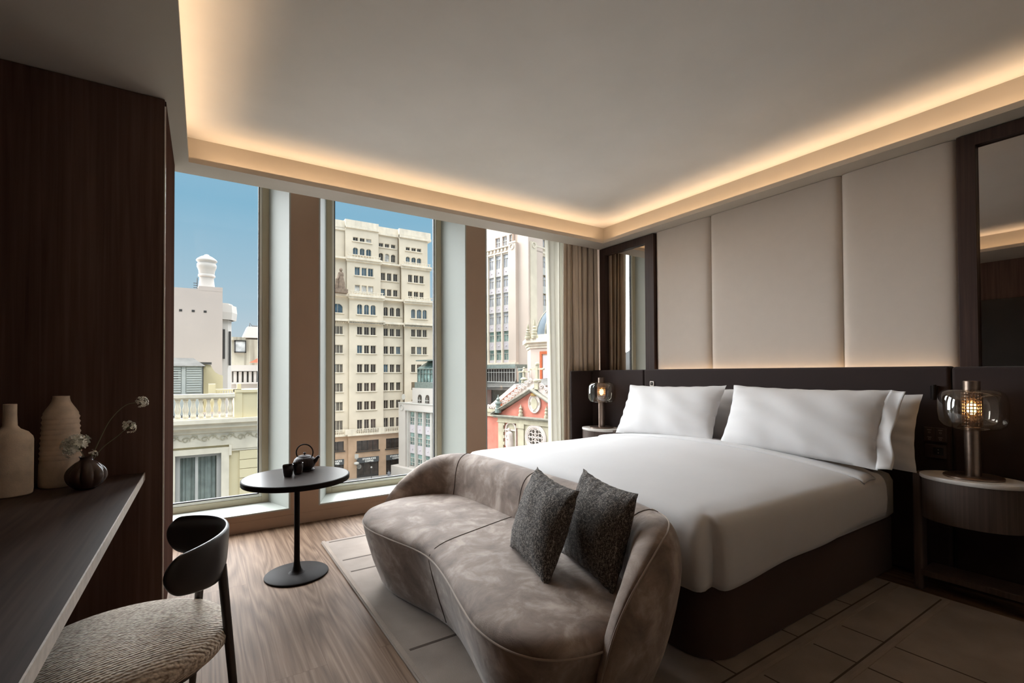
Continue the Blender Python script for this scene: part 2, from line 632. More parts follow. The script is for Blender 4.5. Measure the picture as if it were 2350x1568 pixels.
M['pane_blue'] = plain('sky_lit_pane', (70, 88, 100), 0.12, var=0.3, scale=0.7)  # sky reflection put into the blue pane colour
M['pane_pale'] = plain('curtained_pane', (186, 186, 184), 0.3, var=0.2, scale=1.5)
M['pane_green'] = plain('greenish_pane', (112, 134, 130), 0.15, var=0.35, scale=0.9)
M['pane_lilac'] = plain('pale_lilac_pane', (168, 170, 178), 0.2, var=0.12, scale=0.9)
M['ext_frame'] = plain('pale_exterior_frame', (178, 176, 170), 0.5, var=0.02)
M['ext_dark'] = plain('dark_exterior_metal', (52, 50, 48), 0.5, var=0.1)
M['green_metal'] = plain('grey_green_metal', (108, 118, 112), 0.5, var=0.1)
M['sign_dark'] = plain('slate_sign_board', (74, 78, 80), 0.6, var=0.03)
M['sign_white'] = plain('white_letters', (238, 238, 234), 0.5, var=0.01)
M['statue_dark'] = stone('weathered_bronze_stone', (128, 112, 98), 0.12, 3.0)
M['hut'] = plain('pale_grey_siding', (176, 180, 176), 0.6, var=0.02)
M['drape_out'] = plain('pale_drape_behind_glass', (150, 158, 152), 0.6, var=0.1)
M['skin'] = plain('skin', (190, 150, 128), 0.6)
M['jacket'] = plain('grey_jacket', (120, 122, 128), 0.8)
M['hair'] = plain('dark_hair', (40, 32, 28), 0.7)

# ------------------------------------------------------------------ camera
EYE = Vector((0, 0, 1.27))
F = 1092.0
yaw, pitch, roll = R(33.0), math.atan(15.6 / F), R(0.275)
fw = Vector((math.sin(yaw), math.cos(yaw), 0))
rt = Vector((math.cos(yaw), -math.sin(yaw), 0))
fwd = fw * math.cos(pitch) + Vector((0, 0, 1)) * math.sin(pitch)
upv = Vector((0, 0, 1)) * math.cos(pitch) - fw * math.sin(pitch)
rgt = rt * math.cos(roll) - upv * math.sin(roll)
upv = upv * math.cos(roll) + rt * math.sin(roll)
cam = bpy.data.cameras.new('camera')
co = bpy.data.objects.new('camera', cam)
COL.objects.link(co)
m = Matrix((rgt, upv, -fwd)).transposed().to_4x4()
m.translation = EYE
co.matrix_world = m
cam.sensor_width = 36
cam.lens = F / 2350 * 36
cam.shift_y = 56 / 2350
cam.clip_start = 0.02
cam.clip_end = 2000
SC.camera = co

# ------------------------------------------------------------------ room shell
XW, YW = 3.95, 4.38           # bed wall, window wall (inner faces)
ZS, ZC = 2.70, 2.91           # soffit underside, tray ceiling
struct(B().box(-0.95, 4.05, -1.7, 4.45, -0.12, 0.0).build('floor', M['floor']))
struct(B().box(-0.35, 3.86, -1.35, 4.0, ZC, ZC + 0.1).build('ceiling', M['ceiling']))
struct(B().box(-1.05, -0.9, -1.7, 4.6, -0.12, 3.3).build('wall_left', M['dark_wood']))
struct(B().box(-0.9, 4.05, -1.85, -1.7, -0.12, 3.3).build('wall_front', M['soffit']))
struct(B().box(XW, 4.1, -1.7, 5.0, -0.12, 3.3).build('wall_right', M['pier']))
# window wall: piers with splayed sides, low spandrel, head above the pocket
OP = [(-0.81, 0.606), (0.855, 2.271), (2.526, 3.94)]
SPL, YF, YO, ZB, ZT = 0.118, 4.71, 4.80, 0.143, 3.08
wb = B()
wb.box(-0.9, XW, YW, YO, -0.12, ZB - 0.012)
wb.box(-0.9, XW, YW, YO, ZT + 0.012, 3.3)
wb.box(-0.9, XW, 3.99, YW, 3.2, 3.3)
def pier(x0, x1, s0, s1):
    g = 0.012
    wb.prism([(x0 + g, YW), (x1 - g, YW), (x1 - g + s1, YF), (x1 - g + s1, YO), (x0 + g - s0, YO), (x0 + g - s0, YF)], ZB - 0.012, ZT + 0.012)
pier(0.606, 0.855, SPL, SPL)
pier(2.271, 2.526, SPL, SPL)
pier(-0.9, -0.81, 0, SPL)
struct(wb.build('wall_back', M['pier']))
struct(B().box(-0.16, XW, YW - 0.006, YW, 0.0, 0.088).build('baseboard_back', M['pier'], bevel=0.002))
for i, (a, b) in enumerate(OP):
    w = bpy.data.objects.new('window_%d' % (i + 1), None)
    COL.objects.link(w)
    w.location = ((a + b) / 2, YF, ZB)
    struct(w)
    a1, b1 = a + SPL, b - SPL
    rv = B()
    g = 0.012
    rv.prism([(a - g, YW - 0.002), (a, YW - 0.002), (a1, YF), (a1, YO), (a1 - g, YO), (a1 - g, YF)], ZB - g, ZT)
    rv.prism([(b, YW - 0.002), (b + g, YW - 0.002), (b1 + g, YF), (b1 + g, YO), (b1, YO), (b1, YF)], ZB - g, ZT)
    rv.prism([(a, YW - 0.002), (b, YW - 0.002), (b1, YF), (b1, YO), (a1, YO), (a1, YF)], ZB - g, ZB)
    rv.prism([(a, YW), (b, YW), (b1, YF), (b1, YO), (a1, YO), (a1, YF)], ZT, ZT + g)
    rv.build('reveal', M['reveal'], w)
    fr = B()
    fx0, fx1, fz0, fz1, fwid = a1, b1, ZB, ZT, 0.056
    def ring(bld, x0, x1, z0, z1, wd, y0, y1):
        bld.box(x0, x0 + wd, y0, y1, z0, z1)
        bld.box(x1 - wd, x1, y0, y1, z0, z1)
        bld.box(x0 + wd, x1 - wd, y0, y1, z0, z0 + wd)
        bld.box(x0 + wd, x1 - wd, y0, y1, z1 - wd, z1)
    ring(fr, fx0, fx1, fz0, fz1, 0.052, YF, YF + 0.05)
    fo = fr.build('window_frame', M['frame_olive'], w, bevel=0.002)
    bd = B()
    ring(bd, fx0 + 0.052, fx1 - 0.052, fz0 + 0.052, fz1 - 0.052, 0.022, YF + 0.006, YF + 0.045)
    bd.build('glazing_bead', M['bead'], w, bevel=0.003)
    gk = B()
    ring(gk, fx0 + 0.074, fx1 - 0.074, fz0 + 0.074, fz1 - 0.074, 0.009, YF + 0.012, YF + 0.042)
    gk.build('gasket', M['gasket'], w)
    B().box(fx0 + 0.083, fx1 - 0.083, YF + 0.022, YF + 0.030, fz0 + 0.083, fz1 - 0.083).build('glass_pane', M['pane'], w)

# soffit ring around the raised tray: slab, front lip, tray side
def soffit():
    s = B()
    x0, x1, y0, y1 = -0.086, 3.72, -1.1, 3.855      # lip line
    t = 0.10                                        # set-back of the tray side
    X0, X1, Y0, Y1 = -0.9, XW, -1.7, 4.085
    for (a, b, c, d) in ((X0, X1, y1, Y1), (X0, X1, Y0, y0), (X0, x0, y0, y1), (x1, X1, y0, y1)):
        s.box(a, b, c, d, ZS, ZS + 0.015)
    for (a, b, c, d) in ((x0 - 0.012, x1 + 0.012, y1, y1 + 0.012), (x0 - 0.012, x1 + 0.012, y0 - 0.012, y0), (x0 - 0.012, x0, y0, y1), (x1, x1 + 0.012, y0, y1)):
        s.box(a, b, c, d, ZS + 0.015, ZS + 0.036)
    for (a, b, c, d) in ((X0, X1, y1 + t, Y1), (X0, X1, Y0, y0 - t), (X0, x0 - t, y0 - t, y1 + t), (x1 + t, X1, y0 - t, y1 + t)):
        s.box(a, b, c, d, ZS + 0.015, 3.2)
    struct(s.build('trim_1', M['soffit']))
soffit()
def led(label, p0, p1, inward):
    """Strip of diodes on a slim channel, tipped a little toward the room."""
    p0, p1, n = Vector(p0), Vector(p1), Vector(inward)
    t = thing('led_strip', label, 'strip light', tuple((p0 + p1) / 2), 0, 'ceiling cove lights')
    up = Vector((0, 0, 1))
    a = n * 0.006
    B().loft([[p - a, p + a, p + a + up * 0.0012, p - a + up * 0.0052] for p in (p0, p1)]).build('channel', M['bead'], t, fixn=True)
    f = B()
    q = [p0 - a + up * 0.0056, p0 + a + up * 0.0016, p1 + a + up * 0.0016, p1 - a + up * 0.0056]
    f.add(q, [(0, 1, 2, 3)])
    f.build('diode_tape', M['led'], t)
LZ = ZS + 0.0152
led('warm hidden strip light behind the window-side ceiling lip', (0.0, 3.898, LZ), (3.66, 3.898, LZ), (0, -1, 0))
led('warm hidden strip light behind the bed-side ceiling lip', (3.767, -1.05, LZ), (3.767, 3.8, LZ), (-1, 0, 0))
led('warm hidden strip light behind the desk-side ceiling lip', (-0.133, -1.05, LZ), (-0.133, 3.8, LZ), (1, 0, 0))
led('warm hidden strip light behind the ceiling lip opposite the windows', (0.0, -1.143, LZ), (3.66, -1.143, LZ), (0, 1, 0))  # unseen strip added to lift the shaded parts of the room

# tall dark wood cabinet block at the left, with its bright edge strip
cab = thing('wood_cabinet', 'tall dark wood cabinet block between the desk and the windows', 'cabinet', (-0.53, 3.5, 0))
B().box(-0.897, -0.172, 3.035, 3.955, 0.0, 2.697).build('cabinet_body', M['dark_wood'], cab)
B().box(-0.172, -0.166, 3.031, 3.040, 0.0, 2.66).build('edge_strip', M['trimmetal'], cab)
B().box(-0.172, -0.167, 3.055, 3.955, 0.0, 2.697).build('side_panel', M['matte_wood'], cab)

# dark panel on the left wall (seen in the mirror by the lamp)
tag(B().box(-0.9, -0.87, 0.2, 2.9, 1.25, 2.2).build('dark_wall_panel', M['black_panel'], bevel=0.003), 'large black glossy panel on the wood wall above the desk', 'wall panel')

# desk
desk = thing('desk', 'long dark wood wall desk with a brushed metal front edge', 'desk', (-0.57, 1.6, 0))
B().box(-0.897, -0.247, 0.2, 3.033, 0.742, 0.774).build('desk_top', M['desk_wood'], desk)
B().box(-0.247, -0.243, 0.2, 3.033, 0.740, 0.775).build('metal_edge', M['lipmetal'], desk)['label'] = 'brushed metal front edge'
B().box(-0.897, -0.27, 0.2, 0.24, 0.0, 0.742).build('end_panel', M['dark_wood'], desk)

# ------------------------------------------------------------------ bed wall
for lab, y0, y1 in (('pale fabric wall panel beside the left mirror, narrowest of three', 2.655, 3.281),
                    ('wide pale fabric wall panel in the middle above the headboard', 1.587, 2.653),
                    ('pale fabric wall panel next to the mirror above the big lamp', 0.948, 1.585)):
    p = B()
    ny, nz_ = 40, 30
    z0, z1 = 1.2, 2.697
    def fp(u, v):
        y = y0 + (y1 - y0) * u
        z = z0 + (z1 - z0) * v
        e = min(u * (y1 - y0), (1 - u) * (y1 - y0))
        k = 1 - math.exp(-e / 0.022)
        return (3.915 - 0.03 * k, y, z)
    us = [0, 0.004, 0.01, 0.018, 0.03, 0.05, 0.08, 0.14, 0.25, 0.4, 0.5, 0.6, 0.75, 0.86, 0.92, 0.95, 0.97, 0.982, 0.99, 0.996, 1]
    rings = []
    for v in (0.0, 0.5, 1.0):
        rings.append([(XW - 0.001, y0, fp(0, v)[2])] + [fp(u, v) for u in us] + [(XW - 0.001, y1, fp(0, v)[2])])
    p.loft(rings)
    tag(p.build('upholstered_panel', M['panel_fabric'], smooth=True, fixn=True), lab, 'wall panel', 'upholstered panels over the bed')

def mirror(label, y0, y1, gy0, gy1, gz1):
    z0, z1 = 1.2, 2.694
    t = thing('wall_mirror', label, 'mirror', (3.91, (y0 + y1) / 2, z0))
    f = B()
    f.box(3.868, XW - 0.001, y0, gy0, z0, z1)
    f.box(3.868, XW - 0.001, gy1, y1, z0, z1)
    f.box(3.868, XW - 0.001, gy0, gy1, gz1, z1)
    f.box(3.868, XW - 0.001, gy0, gy1, z0, z0 + 0.06)
    f.build('mirror_frame', M['frame_wood'], t, bevel=0.002)
    B().box(3.902, 3.93, gy0, gy1, z0 + 0.06, gz1).build('mirror_glass', M['mirror'], t)
    return t
mirror('dark wood framed mirror reflecting the curtain, next to the small lamp', 3.284, 4.076, 3.40, 3.99, 2.615)
mirror('dark wood framed mirror above the bigger lamp, cut by the picture edge', 0.10, 0.945, 0.19, 0.86, 2.62)

hb = thing('headboard', 'long dark brown upholstered headboard along the wall behind the bed', 'headboard', (3.76, 2.27, 0))
B().box(3.70, 3.82, 0.95, 3.278, 0.02, 1.297).build('centre_panel', M['headboard'], hb, bevel=0.02, bseg=4)
B().box(3.704, 3.82, 3.284, 4.04, 0.02, 1.294).build('side_panel', M['headboard'], hb, bevel=0.018, bseg=4)
B().box(3.704, 3.82, -0.6, 0.944, 0.02, 1.292).build('side_panel', M['headboard'], hb, bevel=0.018, bseg=4)
B().box(3.41, 3.82, 4.044, 4.08, 0.02, 1.288).build('wing', M['headboard'], hb, bevel=0.017, bseg=4)
tag(B().box(3.845, 3.853, 0.98, 3.26, 1.235, 1.243).build('led_strip', M['led_soft']), 'warm hidden strip light behind the headboard top', 'strip light', 'ceiling cove lights')

# ------------------------------------------------------------------ rug
rug = thing('rug', 'large taupe rug with carved line pattern lying under sofa and bed', 'rug', (2.1, 1.4, 0))
RX0, RX1, RY0, RY1 = 0.742, 3.44, -0.6, 3.765
rb = B()
rb.box(RX0, RX1, RY0, RY1, 0.001, 0.015)
rb.build('pile', M['rug'], rug, bevel=0.006, bseg=3)
def groove(x0, y0, x1, y1, w=0.009):
    d = Vector((x1 - x0, y1 - y0, 0)).normalized()
    n = Vector((-d.y, d.x, 0)) * w / 2
    z0, z1 = 0.0140, 0.0158
    pts = [(x0 + n.x, y0 + n.y), (x0 - n.x, y0 - n.y), (x1 - n.x, y1 - n.y), (x1 + n.x, y1 + n.y)]
    B().prism(pts, z0, z1).build('carved_line', M['rug_groove'], rug)
for y in (3.725, 3.315, 3.10, 2.08, 0.9):
    groove(0.79, y, 1.75, y, 0.015)
for y, xa, xb in ((1.165, 1.0, 3.42), (0.925, 1.0, 3.40)):
    groove(xa, y, xb, y, 0.008)
for x in (2.92, 2.645, 2.362, 1.86):
    groove(x, 1.165, x, 1.30, 0.008)
for x in (2.645, 2.362, 1.95):
    groove(x, 0.925, x, 1.10, 0.008)
for x in (2.642, 2.362, 1.9):
    groove(x, -0.3, x, 0.885, 0.008)
rg = B()
for y, xa, xb in ((1.125, 1.78, 3.42), (0.897, 1.0, 3.40)):
    rg.box(xa, xb, y - 0.012, y + 0.006, 0.0145, 0.0185)
rg.box(RX0 + 0.004, RX0 + 0.026, RY0, RY1, 0.0145, 0.0205)
rg.build('raised_edging', M['rug_ridge'], rug, bevel=0.002)

# ------------------------------------------------------------------ bed
bed = thing('bed', 'wide bed on a dark brown upholstered base against the headboard', 'bed', (2.77, 2.27, 0))
def rrect(x0, x1, y0, y1, r, n=8, rr=None):
    rr = rr or (r, r, r, r)
    out = []
    for (cx, cy, a0, q) in ((x1 - rr[0], y1 - rr[0], 0, rr[0]), (x0 + rr[1], y1 - rr[1], 90, rr[1]), (x0 + rr[2], y0 + rr[2], 180, rr[2]), (x1 - rr[3], y0 + rr[3], 270, rr[3])):
        for k in range(n + 1):
            a = R(a0 + 90 * k / n)
            out.append((cx + q * math.cos(a), cy + q * math.sin(a)))
    return out
bb = B()
bo = rrect(1.80, 3.69, 1.235, 3.305, 0.16, rr=(0.03, 0.16, 0.16, 0.03))
bb.loft([[(x, y, 0.016) for x, y in bo], [(x, y, 0.35) for x, y in bo]])
bb.build('base', M['bed_base'], bed, smooth=True, bevel=0.012)
mo = rrect(1.79, 3.69, 1.215, 3.325, 0.12, rr=(0.06, 0.12, 0.12, 0.06))
def inset(o, d, cx=2.74, cy=2.27):
    return [(x - d * (1 if x > cx else -1) * min(1, abs(x - cx) / 0.5), y - d * (1 if y > cy else -1) * min(1, abs(y - cy) / 0.5)) for x, y in o]
mb = B()
mb.loft([[(x, y, 0.352) for x, y in inset(mo, 0.02)], [(x, y, 0.38) for x, y in mo], [(x, y, 0.58) for x, y in mo], [(x, y, 0.62) for x, y in inset(mo, 0.015)], [(x, y, 0.64) for x, y in inset(mo, 0.05)]])
mb.build('mattress', M['white_linen'], bed, smooth=True)

def dome(x, y):
    ey = min(1.0, max(0.0, (y - 1.2) / 2.14))
    return 0.665 + 0.075 * (math.sin(PI * ey) ** 0.8) * (0.55 + 0.45 * sstep(1.7, 2.9, x))

dv = thing('duvet', 'smooth white duvet spread over the bed with a turned-down top band', 'duvet', (2.4, 2.27, 0.64))
db = B()
DX0, DX1, DY0, DY1 = 1.69, 3.40, 1.165, 3.375
def hem(x, y):
    return 0.362 + 0.045 * sstep(1.75, 3.3, x) + 0.006 * math.sin(7 * x + 4 * y)
# outline rings of the drape: open at the head end
NB = 96
def outline(d):
    """U-shaped plan path inset by d from the drape edge: near side, foot, far side."""
    r = max(0.015, 0.17 - d)
    pts = []
    x0, y0, y1 = DX0 + d, DY0 + d, DY1 - d
    seq = []
    n1, nc, n2 = 34, 16, 30
    for k in range(n1):
        seq.append((DX1 - (DX1 - x0 - r) * k / n1, y0))
    for k in range(nc):
        a = R(270 - 90 * k / nc)
        seq.append((x0 + r + r * math.cos(a), y0 + r + r * math.sin(a)))
    for k in range(n2):
        seq.append((x0, y0 + r + (y1 - r - y0 - r) * k / n2))
    for k in range(nc):
        a = R(180 - 90 * k / nc)
        seq.append((x0 + r + r * math.cos(a), y1 - r + r * math.sin(a)))
    for k in range(n1 + 1):
        seq.append((x0 + r + (DX1 - x0 - r) * k / n1, y1))
    return seq
prof = [(0.028, 0.0, 'h'), (0.014, 0.004, 'h'), (0.006, 0.03, 'h'), (0.0, 0.10, 'h'), (0.0, 0.5, 'm'), (0.004, 0.75, 'm'), (0.016, 0.88, 'm'), (0.042, 0.965, 'm'), (0.085, 1.0, 'm')]
rings = []
base0 = outline(0.0)
for d, h, kind in prof:
    o = outline(d)
    ring_ = []
    for idx, (x, y) in enumerate(o):
        bx, by = base0[idx]
        top = dome(bx, by) - 0.004
        hz = hem(bx, by)
        z = hz + h if kind == 'h' else hz + (top - hz) * h
        fold = 0.0
        c = idx - (34 + 6)
        cre = math.exp(-(c / 1.6) ** 2) * sstep(1.02, 0.8, h if kind == 'm' else 0.3)
        ox = oy = 0.0
        ox += 0.036 * cre
        oy += 0.036 * cre
        c2 = idx - (34 + 10)
        bul = math.exp(-(c2 / 2.5) ** 2) * sstep(1.02, 0.7, h if kind == 'm' else 0.3)
        ox -= 0.020 * bul
        oy -= 0.004 * bul
        wv = 0.004 * math.sin(9 * bx + 5 * by) * (1 - (h if kind == 'm' else 0.2))
        ring_.append((x + ox + (wv if abs(bx - DX0) < 0.1 else 0), y + oy + (wv if abs(bx - DX0) >= 0.1 else 0), z))
    rings.append(ring_)
db.loft(rings, False, False, False)
nring = len(rings[0])
# top sheet: rows across from near path point to far path point
last = rings[-1]
n1, nc, n2 = 34, 16, 30
near = last[:n1 + nc // 2 + 1]
top_rows = 40
def topz(x, y):
    e = min(y - DY0, DY1 - y, (x - DX0))
    soft = 1 - 0.02 * math.exp(-max(e, 0) / 0.12)
    return dome(x, y) * soft + 0.003 * math.sin(3.1 * x + 1.7 * y) + 0.002 * math.sin(11 * x - 4 * y)
# fan of inset rings keeps the sheet watertight with the side drape
insets = [0.13, 0.19, 0.27, 0.38, 0.52, 0.68, 0.84, 0.98]
rg2 = [last]
for d in insets:
    o = outline(d)
    s = [(x, y, topz(x, y)) for x, y in o]
    if d < 0.3:
        s = [(x, y, z - 0.0) for x, y, z in s]
    rg2.append(s)
oe = outline(1.05)
rg2.append([(x, (2.27), topz(x, 2.27)) for x, y in oe])
db.loft(rg2, False, False, False)
duv = db.build('cover', M['white_linen'], dv, smooth=True, merge=True, angle=80, fixn=True)
# turned-down band near the pillows
fb = B()
edge_rows = [(0.018, 0.033), (0.028, 0.021), (0.042, 0.0105), (0.06, 0.004), (0.085, 0.0)]
brow = [(DY0 + q - 0.009 * (1 - q / 0.085), d) for q, d in edge_rows]
brow += [(1.27 + (3.27 - 1.27) * k / 40, 0.0) for k in range(41)]
brow += [(DY1 - q + 0.009 * (1 - q / 0.085), d) for q, d in edge_rows[::-1]]
def bandfn(u, v):
    y, d = brow[int(round(v * (len(brow) - 1)))]
    x = 3.13 + 0.15 * u
    z = topz(x, min(max(y, DY0 + 0.085), DY1 - 0.085)) + 0.010 + 0.006 * math.sin(PI * u) - d
    if u < 0.08:
        z -= 0.009 * (1 - u / 0.08)
    return (x, y, z)
fb.grid(bandfn, 10, len(brow) - 1)
fo = fb.build('turned_band', M['white_linen'], dv, smooth=True, angle=80, fixn=True)
md = fo.modifiers.new('thick', 'SOLIDIFY')
md.thickness = 0.008
md.offset = -1

def pillow_mesh(W, H, T, nu=44, nv=30, pinch=0.05, seed=1, wrinkle=0.006, flange=0.0):
    rnd = random.Random(seed)
    ph = [rnd.uniform(0, 6.28) for _ in range(8)]
    b = B()
    def pt(u, v, sgn):
        x = 2 * u - 1
        y = 2 * v - 1
        px = W / 2 * x * (1 - pinch * (1 - y * y))
        py = H / 2 * y * (1 - pinch * 1.2 * (1 - x * x))
        h = max(0.0, (1 - abs(x) ** 2.6)) ** 0.55 * max(0.0, (1 - abs(y) ** 2.4)) ** 0.6
        wr = wrinkle * (math.sin(9 * x + 5 * y + ph[0]) * math.sin(3 * y + ph[1]) + 1.0 * math.sin(19 * y + 5 * x + ph[2]) * abs(x) ** 3 + 0.35 * math.sin(31 * y - 7 * x + ph[5]) * abs(x) ** 6) * h ** 0.5
        edge = 0.004 * math.sin(22 * x + ph[3]) * abs(y) ** 6 + 0.0025 * math.sin(18 * y + ph[4]) * abs(x) ** 6
        return (px, py, sgn * (T / 2 * h + wr) + edge)
    b.grid(lambda u, v: pt(u, v, 1), nu, nv)
    b.grid(lambda u, v: pt(1 - u, v, -1), nu, nv)
    return b

def place(o, c, ax, up):
    """Local x along ax, local y along up (leaning), local z the outward normal."""
    ax = Vector(ax).normalized()
    up = Vector(up)
    up = (up - ax * up.dot(ax)).normalized()
    nz = ax.cross(up)
    mm = Matrix((ax, up, nz)).transposed().to_4x4()
    mm.translation = Vector(c)
    o.matrix_basis = mm

def pillow(label, c, ax, up, W, H, T, seed, flange=False):
    p = thing('pillow', label, 'pillow', (0, 0, 0), 0, 'white pillows on the bed')
    b = pillow_mesh(W, H, T, seed=seed)
    b.build('pillow_body', M['pillow_linen'], p, smooth=True, merge=True, angle=75, fixn=True)
    if flange:
        fb_ = B()
        def ff(u, v):
            y = (2 * v - 1)
            return (W / 2 * (1 - 0.05 * (1 - y * y)) - 0.004 + 0.075 * u + 0.006 * math.sin(7 * y), H / 2 * y * (0.99 - 0.05 * u), 0.018 * math.sin(5 * y + 2.2 * u) * u + 0.008)
        fb_.grid(ff, 6, 26)
        fl = fb_.build('flange', M['pillow_linen'], p, smooth=True, angle=80)
        mf = fl.modifiers.new('thick', 'SOLIDIFY')
        mf.thickness = 0.005
    place(p, c, ax, up)
    return p
# local x runs toward -y (photo left to right)
pillow('white front pillow near the small lamp and window', (3.325, 2.70, 0.935), (0, -1, 0.015), (0.22, 0, 0.47), 1.00, 0.485, 0.19, 3)
pillow('white front pillow with an open flange, near the switch plates', (3.325, 1.645, 0.935), (0, -1, -0.01), (0.21, 0, 0.47), 1.00, 0.495, 0.20, 11, True)
pillow('white pillow behind the one near the small lamp', (3.555, 2.64, 0.905), (0, -1, 0), (0.12, 0, 0.47), 1.02, 0.47, 0.14, 5)
pillow('white pillow behind the one with the open flange', (3.555, 1.57, 0.90), (0, -1, 0), (0.12, 0, 0.47), 1.04, 0.47, 0.14, 8)

# ------------------------------------------------------------------ sofa
sofa = thing('sofa', 'curved taupe velvet sofa at the foot of the bed', 'sofa', (1.25, 2.1, 0.015))
seat_o = [(1.45, 3.03), (1.20, 3.09), (1.0, 3.06), (0.86, 2.97), (0.79, 2.83), (0.78, 2.66), (0.825, 2.45), (0.885, 2.22), (0.893, 2.05), (0.862, 1.84), (0.815, 1.62),
          (0.785, 1.44), (0.802, 1.28), (0.868, 1.17), (0.98, 1.112), (1.13, 1.105), (1.32, 1.155), (1.50, 1.32), (1.56, 1.62), (1.57, 2.2), (1.56, 2.7), (1.53, 2.92)]
so = cat_rom([(x, y, 0) for x, y in seat_o], 6, True)
cen = Vector((1.2, 2.1, 0))
def off_ring(pts, d):
    n = len(pts)
    out = []
    for i in range(n):
        t = (pts[(i + 1) % n] - pts[i - 1]).normalized()
        nrm = Vector((t.y, -t.x, 0))
        if nrm.dot(pts[i] - cen) > 0:
            nrm = -nrm
        out.append(pts[i] + nrm * d)
    return out
sr = []
for d, z in ((0.13, 0.017), (0.115, 0.035), (0.10, 0.06), (0.055, 0.18), (0.018, 0.31), (0.003, 0.375), (0.0, 0.395)):
    sr.append([(p.x, p.y, z) for p in off_ring(so, d)])
B().loft(sr).build('seat_base', M['velvet'], sofa, smooth=True, angle=60)
sc_ = []
for d, z in ((0.004, 0.396), (0.0, 0.402), (0.004, 0.418), (0.018, 0.434), (0.05, 0.448)):
    sc_.append([(p.x, p.y, z) for p in off_ring(so, d)])
last_ = off_ring(so, 0.05)
for k_, z in ((0.88, 0.456), (0.7, 0.462), (0.45, 0.4655), (0.2, 0.467), (0.0, 0.4672)):
    sc_.append([(1.2 + (p.x - 1.2) * k_, 2.1 + (p.y - 2.1) * (0.35 + 0.65 * k_) , z) for p in last_])
cush_b = B().loft(sc_, True, True, True)
cush_b.build('seat_cushion', M['velvet'], sofa, smooth=True, angle=70)
front = [p for p in so if p.x < 1.3]
pp = []
i0 = next(i for i in range(len(so)) if so[i].y > 3.05 and so[i].x < 1.35)
pr_ = [so[(i0 + k) % len(so)] for k in range(0, 100)]
pr_ = pr_[: next(i for i, p in enumerate(pr_) if i > 40 and p.x > 1.20)]
B().tube([(p.x, p.y, 0.3985) for p in pr_], 0.0042, 8).build('piping', M['piping'], sofa, smooth=True)
# dividing seam over seat and down the front
sm = []
fr_i = min(range(len(so)), key=lambda i: (so[i] - Vector((0.893, 2.10, 0))).length)
for d, z in ((0.09, 0.07), (0.055, 0.18), (0.018, 0.31), (0.002, 0.385)):
    p = off_ring(so, d)[fr_i]
    sm.append((p.x - 0.0005, p.y, z))
ln = [(0.0, 0.402, 2.10), (0.006, 0.420, 2.101), (0.02, 0.4345, 2.103), (0.055, 0.449, 2.11), (0.12, 0.4585, 2.125), (0.22, 0.4635, 2.15), (0.35, 0.4665, 2.19), (0.5, 0.467, 2.24), (0.60, 0.467, 2.285)]
for d, z, y in ln:
    sm.append((so[fr_i].x + d, y, z))
from mathutils.bvhtree import BVHTree
tree = BVHTree.FromPolygons([Vector(q) for q in cush_b.v], cush_b.f)
sm2 = sm[:4]
fx = so[fr_i].x
for k in range(24):
    u = k / 23
    x = fx + 0.003 + (1.53 - fx) * u
    y = 2.10 + 0.19 * u ** 1.5
    hit = tree.ray_cast(Vector((x, y, 1.0)), Vector((0, 0, -1)))
    if hit[0] is not None:
        sm2.append((x, y, hit[0].z + 0.0008))
B().tube(sm2, 0.0021, 6).build('seat_seam', M['seam'], sofa, smooth=True)

# wrapped backrest: stations (outer plan point, thickness, top height)
st = [((1.015, 3.165), 0.03, 0.40), ((1.045, 3.18), 0.07, 0.455), ((1.13, 3.205), 0.12, 0.535), ((1.27, 3.215), 0.16, 0.625), ((1.42, 3.185), 0.19, 0.685), ((1.56, 3.09), 0.205, 0.705), ((1.645, 2.93), 0.21, 0.71), ((1.675, 2.70), 0.205, 0.71), ((1.68, 2.4), 0.20, 0.708), ((1.68, 2.1), 0.20, 0.706),
      ((1.68, 1.8), 0.20, 0.706), ((1.67, 1.56), 0.20, 0.706), ((1.625, 1.35), 0.20, 0.708), ((1.545, 1.20), 0.19, 0.712), ((1.43, 1.105), 0.175, 0.712), ((1.33, 1.06), 0.16, 0.695), ((1.22, 1.035), 0.135, 0.64), ((1.13, 1.03), 0.11, 0.57), ((1.06, 1.035), 0.09, 0.475), ((1.015, 1.045), 0.075, 0.36), ((0.99, 1.055), 0.06, 0.25), ((0.975, 1.07), 0.04, 0.15)]
sp = cat_rom([(a[0], a[1], 0) for a, t, h in st], 6)
sth = cat_rom([(t, h, 0) for a, t, h in st], 6)
brings = []
for i, p in enumerate(sp):
    a = sp[max(i - 1, 0)]
    b = sp[min(i + 1, len(sp) - 1)]
    t = (b - a).normalized()
    nin = Vector((t.y, -t.x, 0))
    if nin.dot(Vector((1.05, 2.1, 0)) - p) < 0:
        nin = -nin
    th, h = sth[i].x, sth[i].y
    lo = 0.017
    hh = h - lo
    bo_ = 0.055 if p.y < 1.6 else 0.0
    ctrl = [(0.11 + bo_, lo), (0.09 + bo_, lo + 0.03), (0.036 + 0.4 * bo_, lo + 0.35 * hh), (0.004, lo + 0.68 * hh), (0.004, lo + 0.86 * hh), (0.03, lo + 0.96 * hh), (th * 0.42, lo + hh), (th * 0.78, lo + 0.965 * hh), (th * 0.98, lo + 0.87 * hh), (th * 1.08, lo + 0.7 * hh), (th * 1.22, lo + 0.45 * hh), (th * 1.22, lo + 0.08), (th * 1.1, lo)]
    ring_ = cat_rom([(p.x + nin.x * d, p.y + nin.y * d, z) for d, z in ctrl], 3)
    brings.append(ring_)
bk = B()
bk.loft(brings)
bk.build('backrest', M['velvet'], sofa, smooth=True, angle=70, fixn=True)
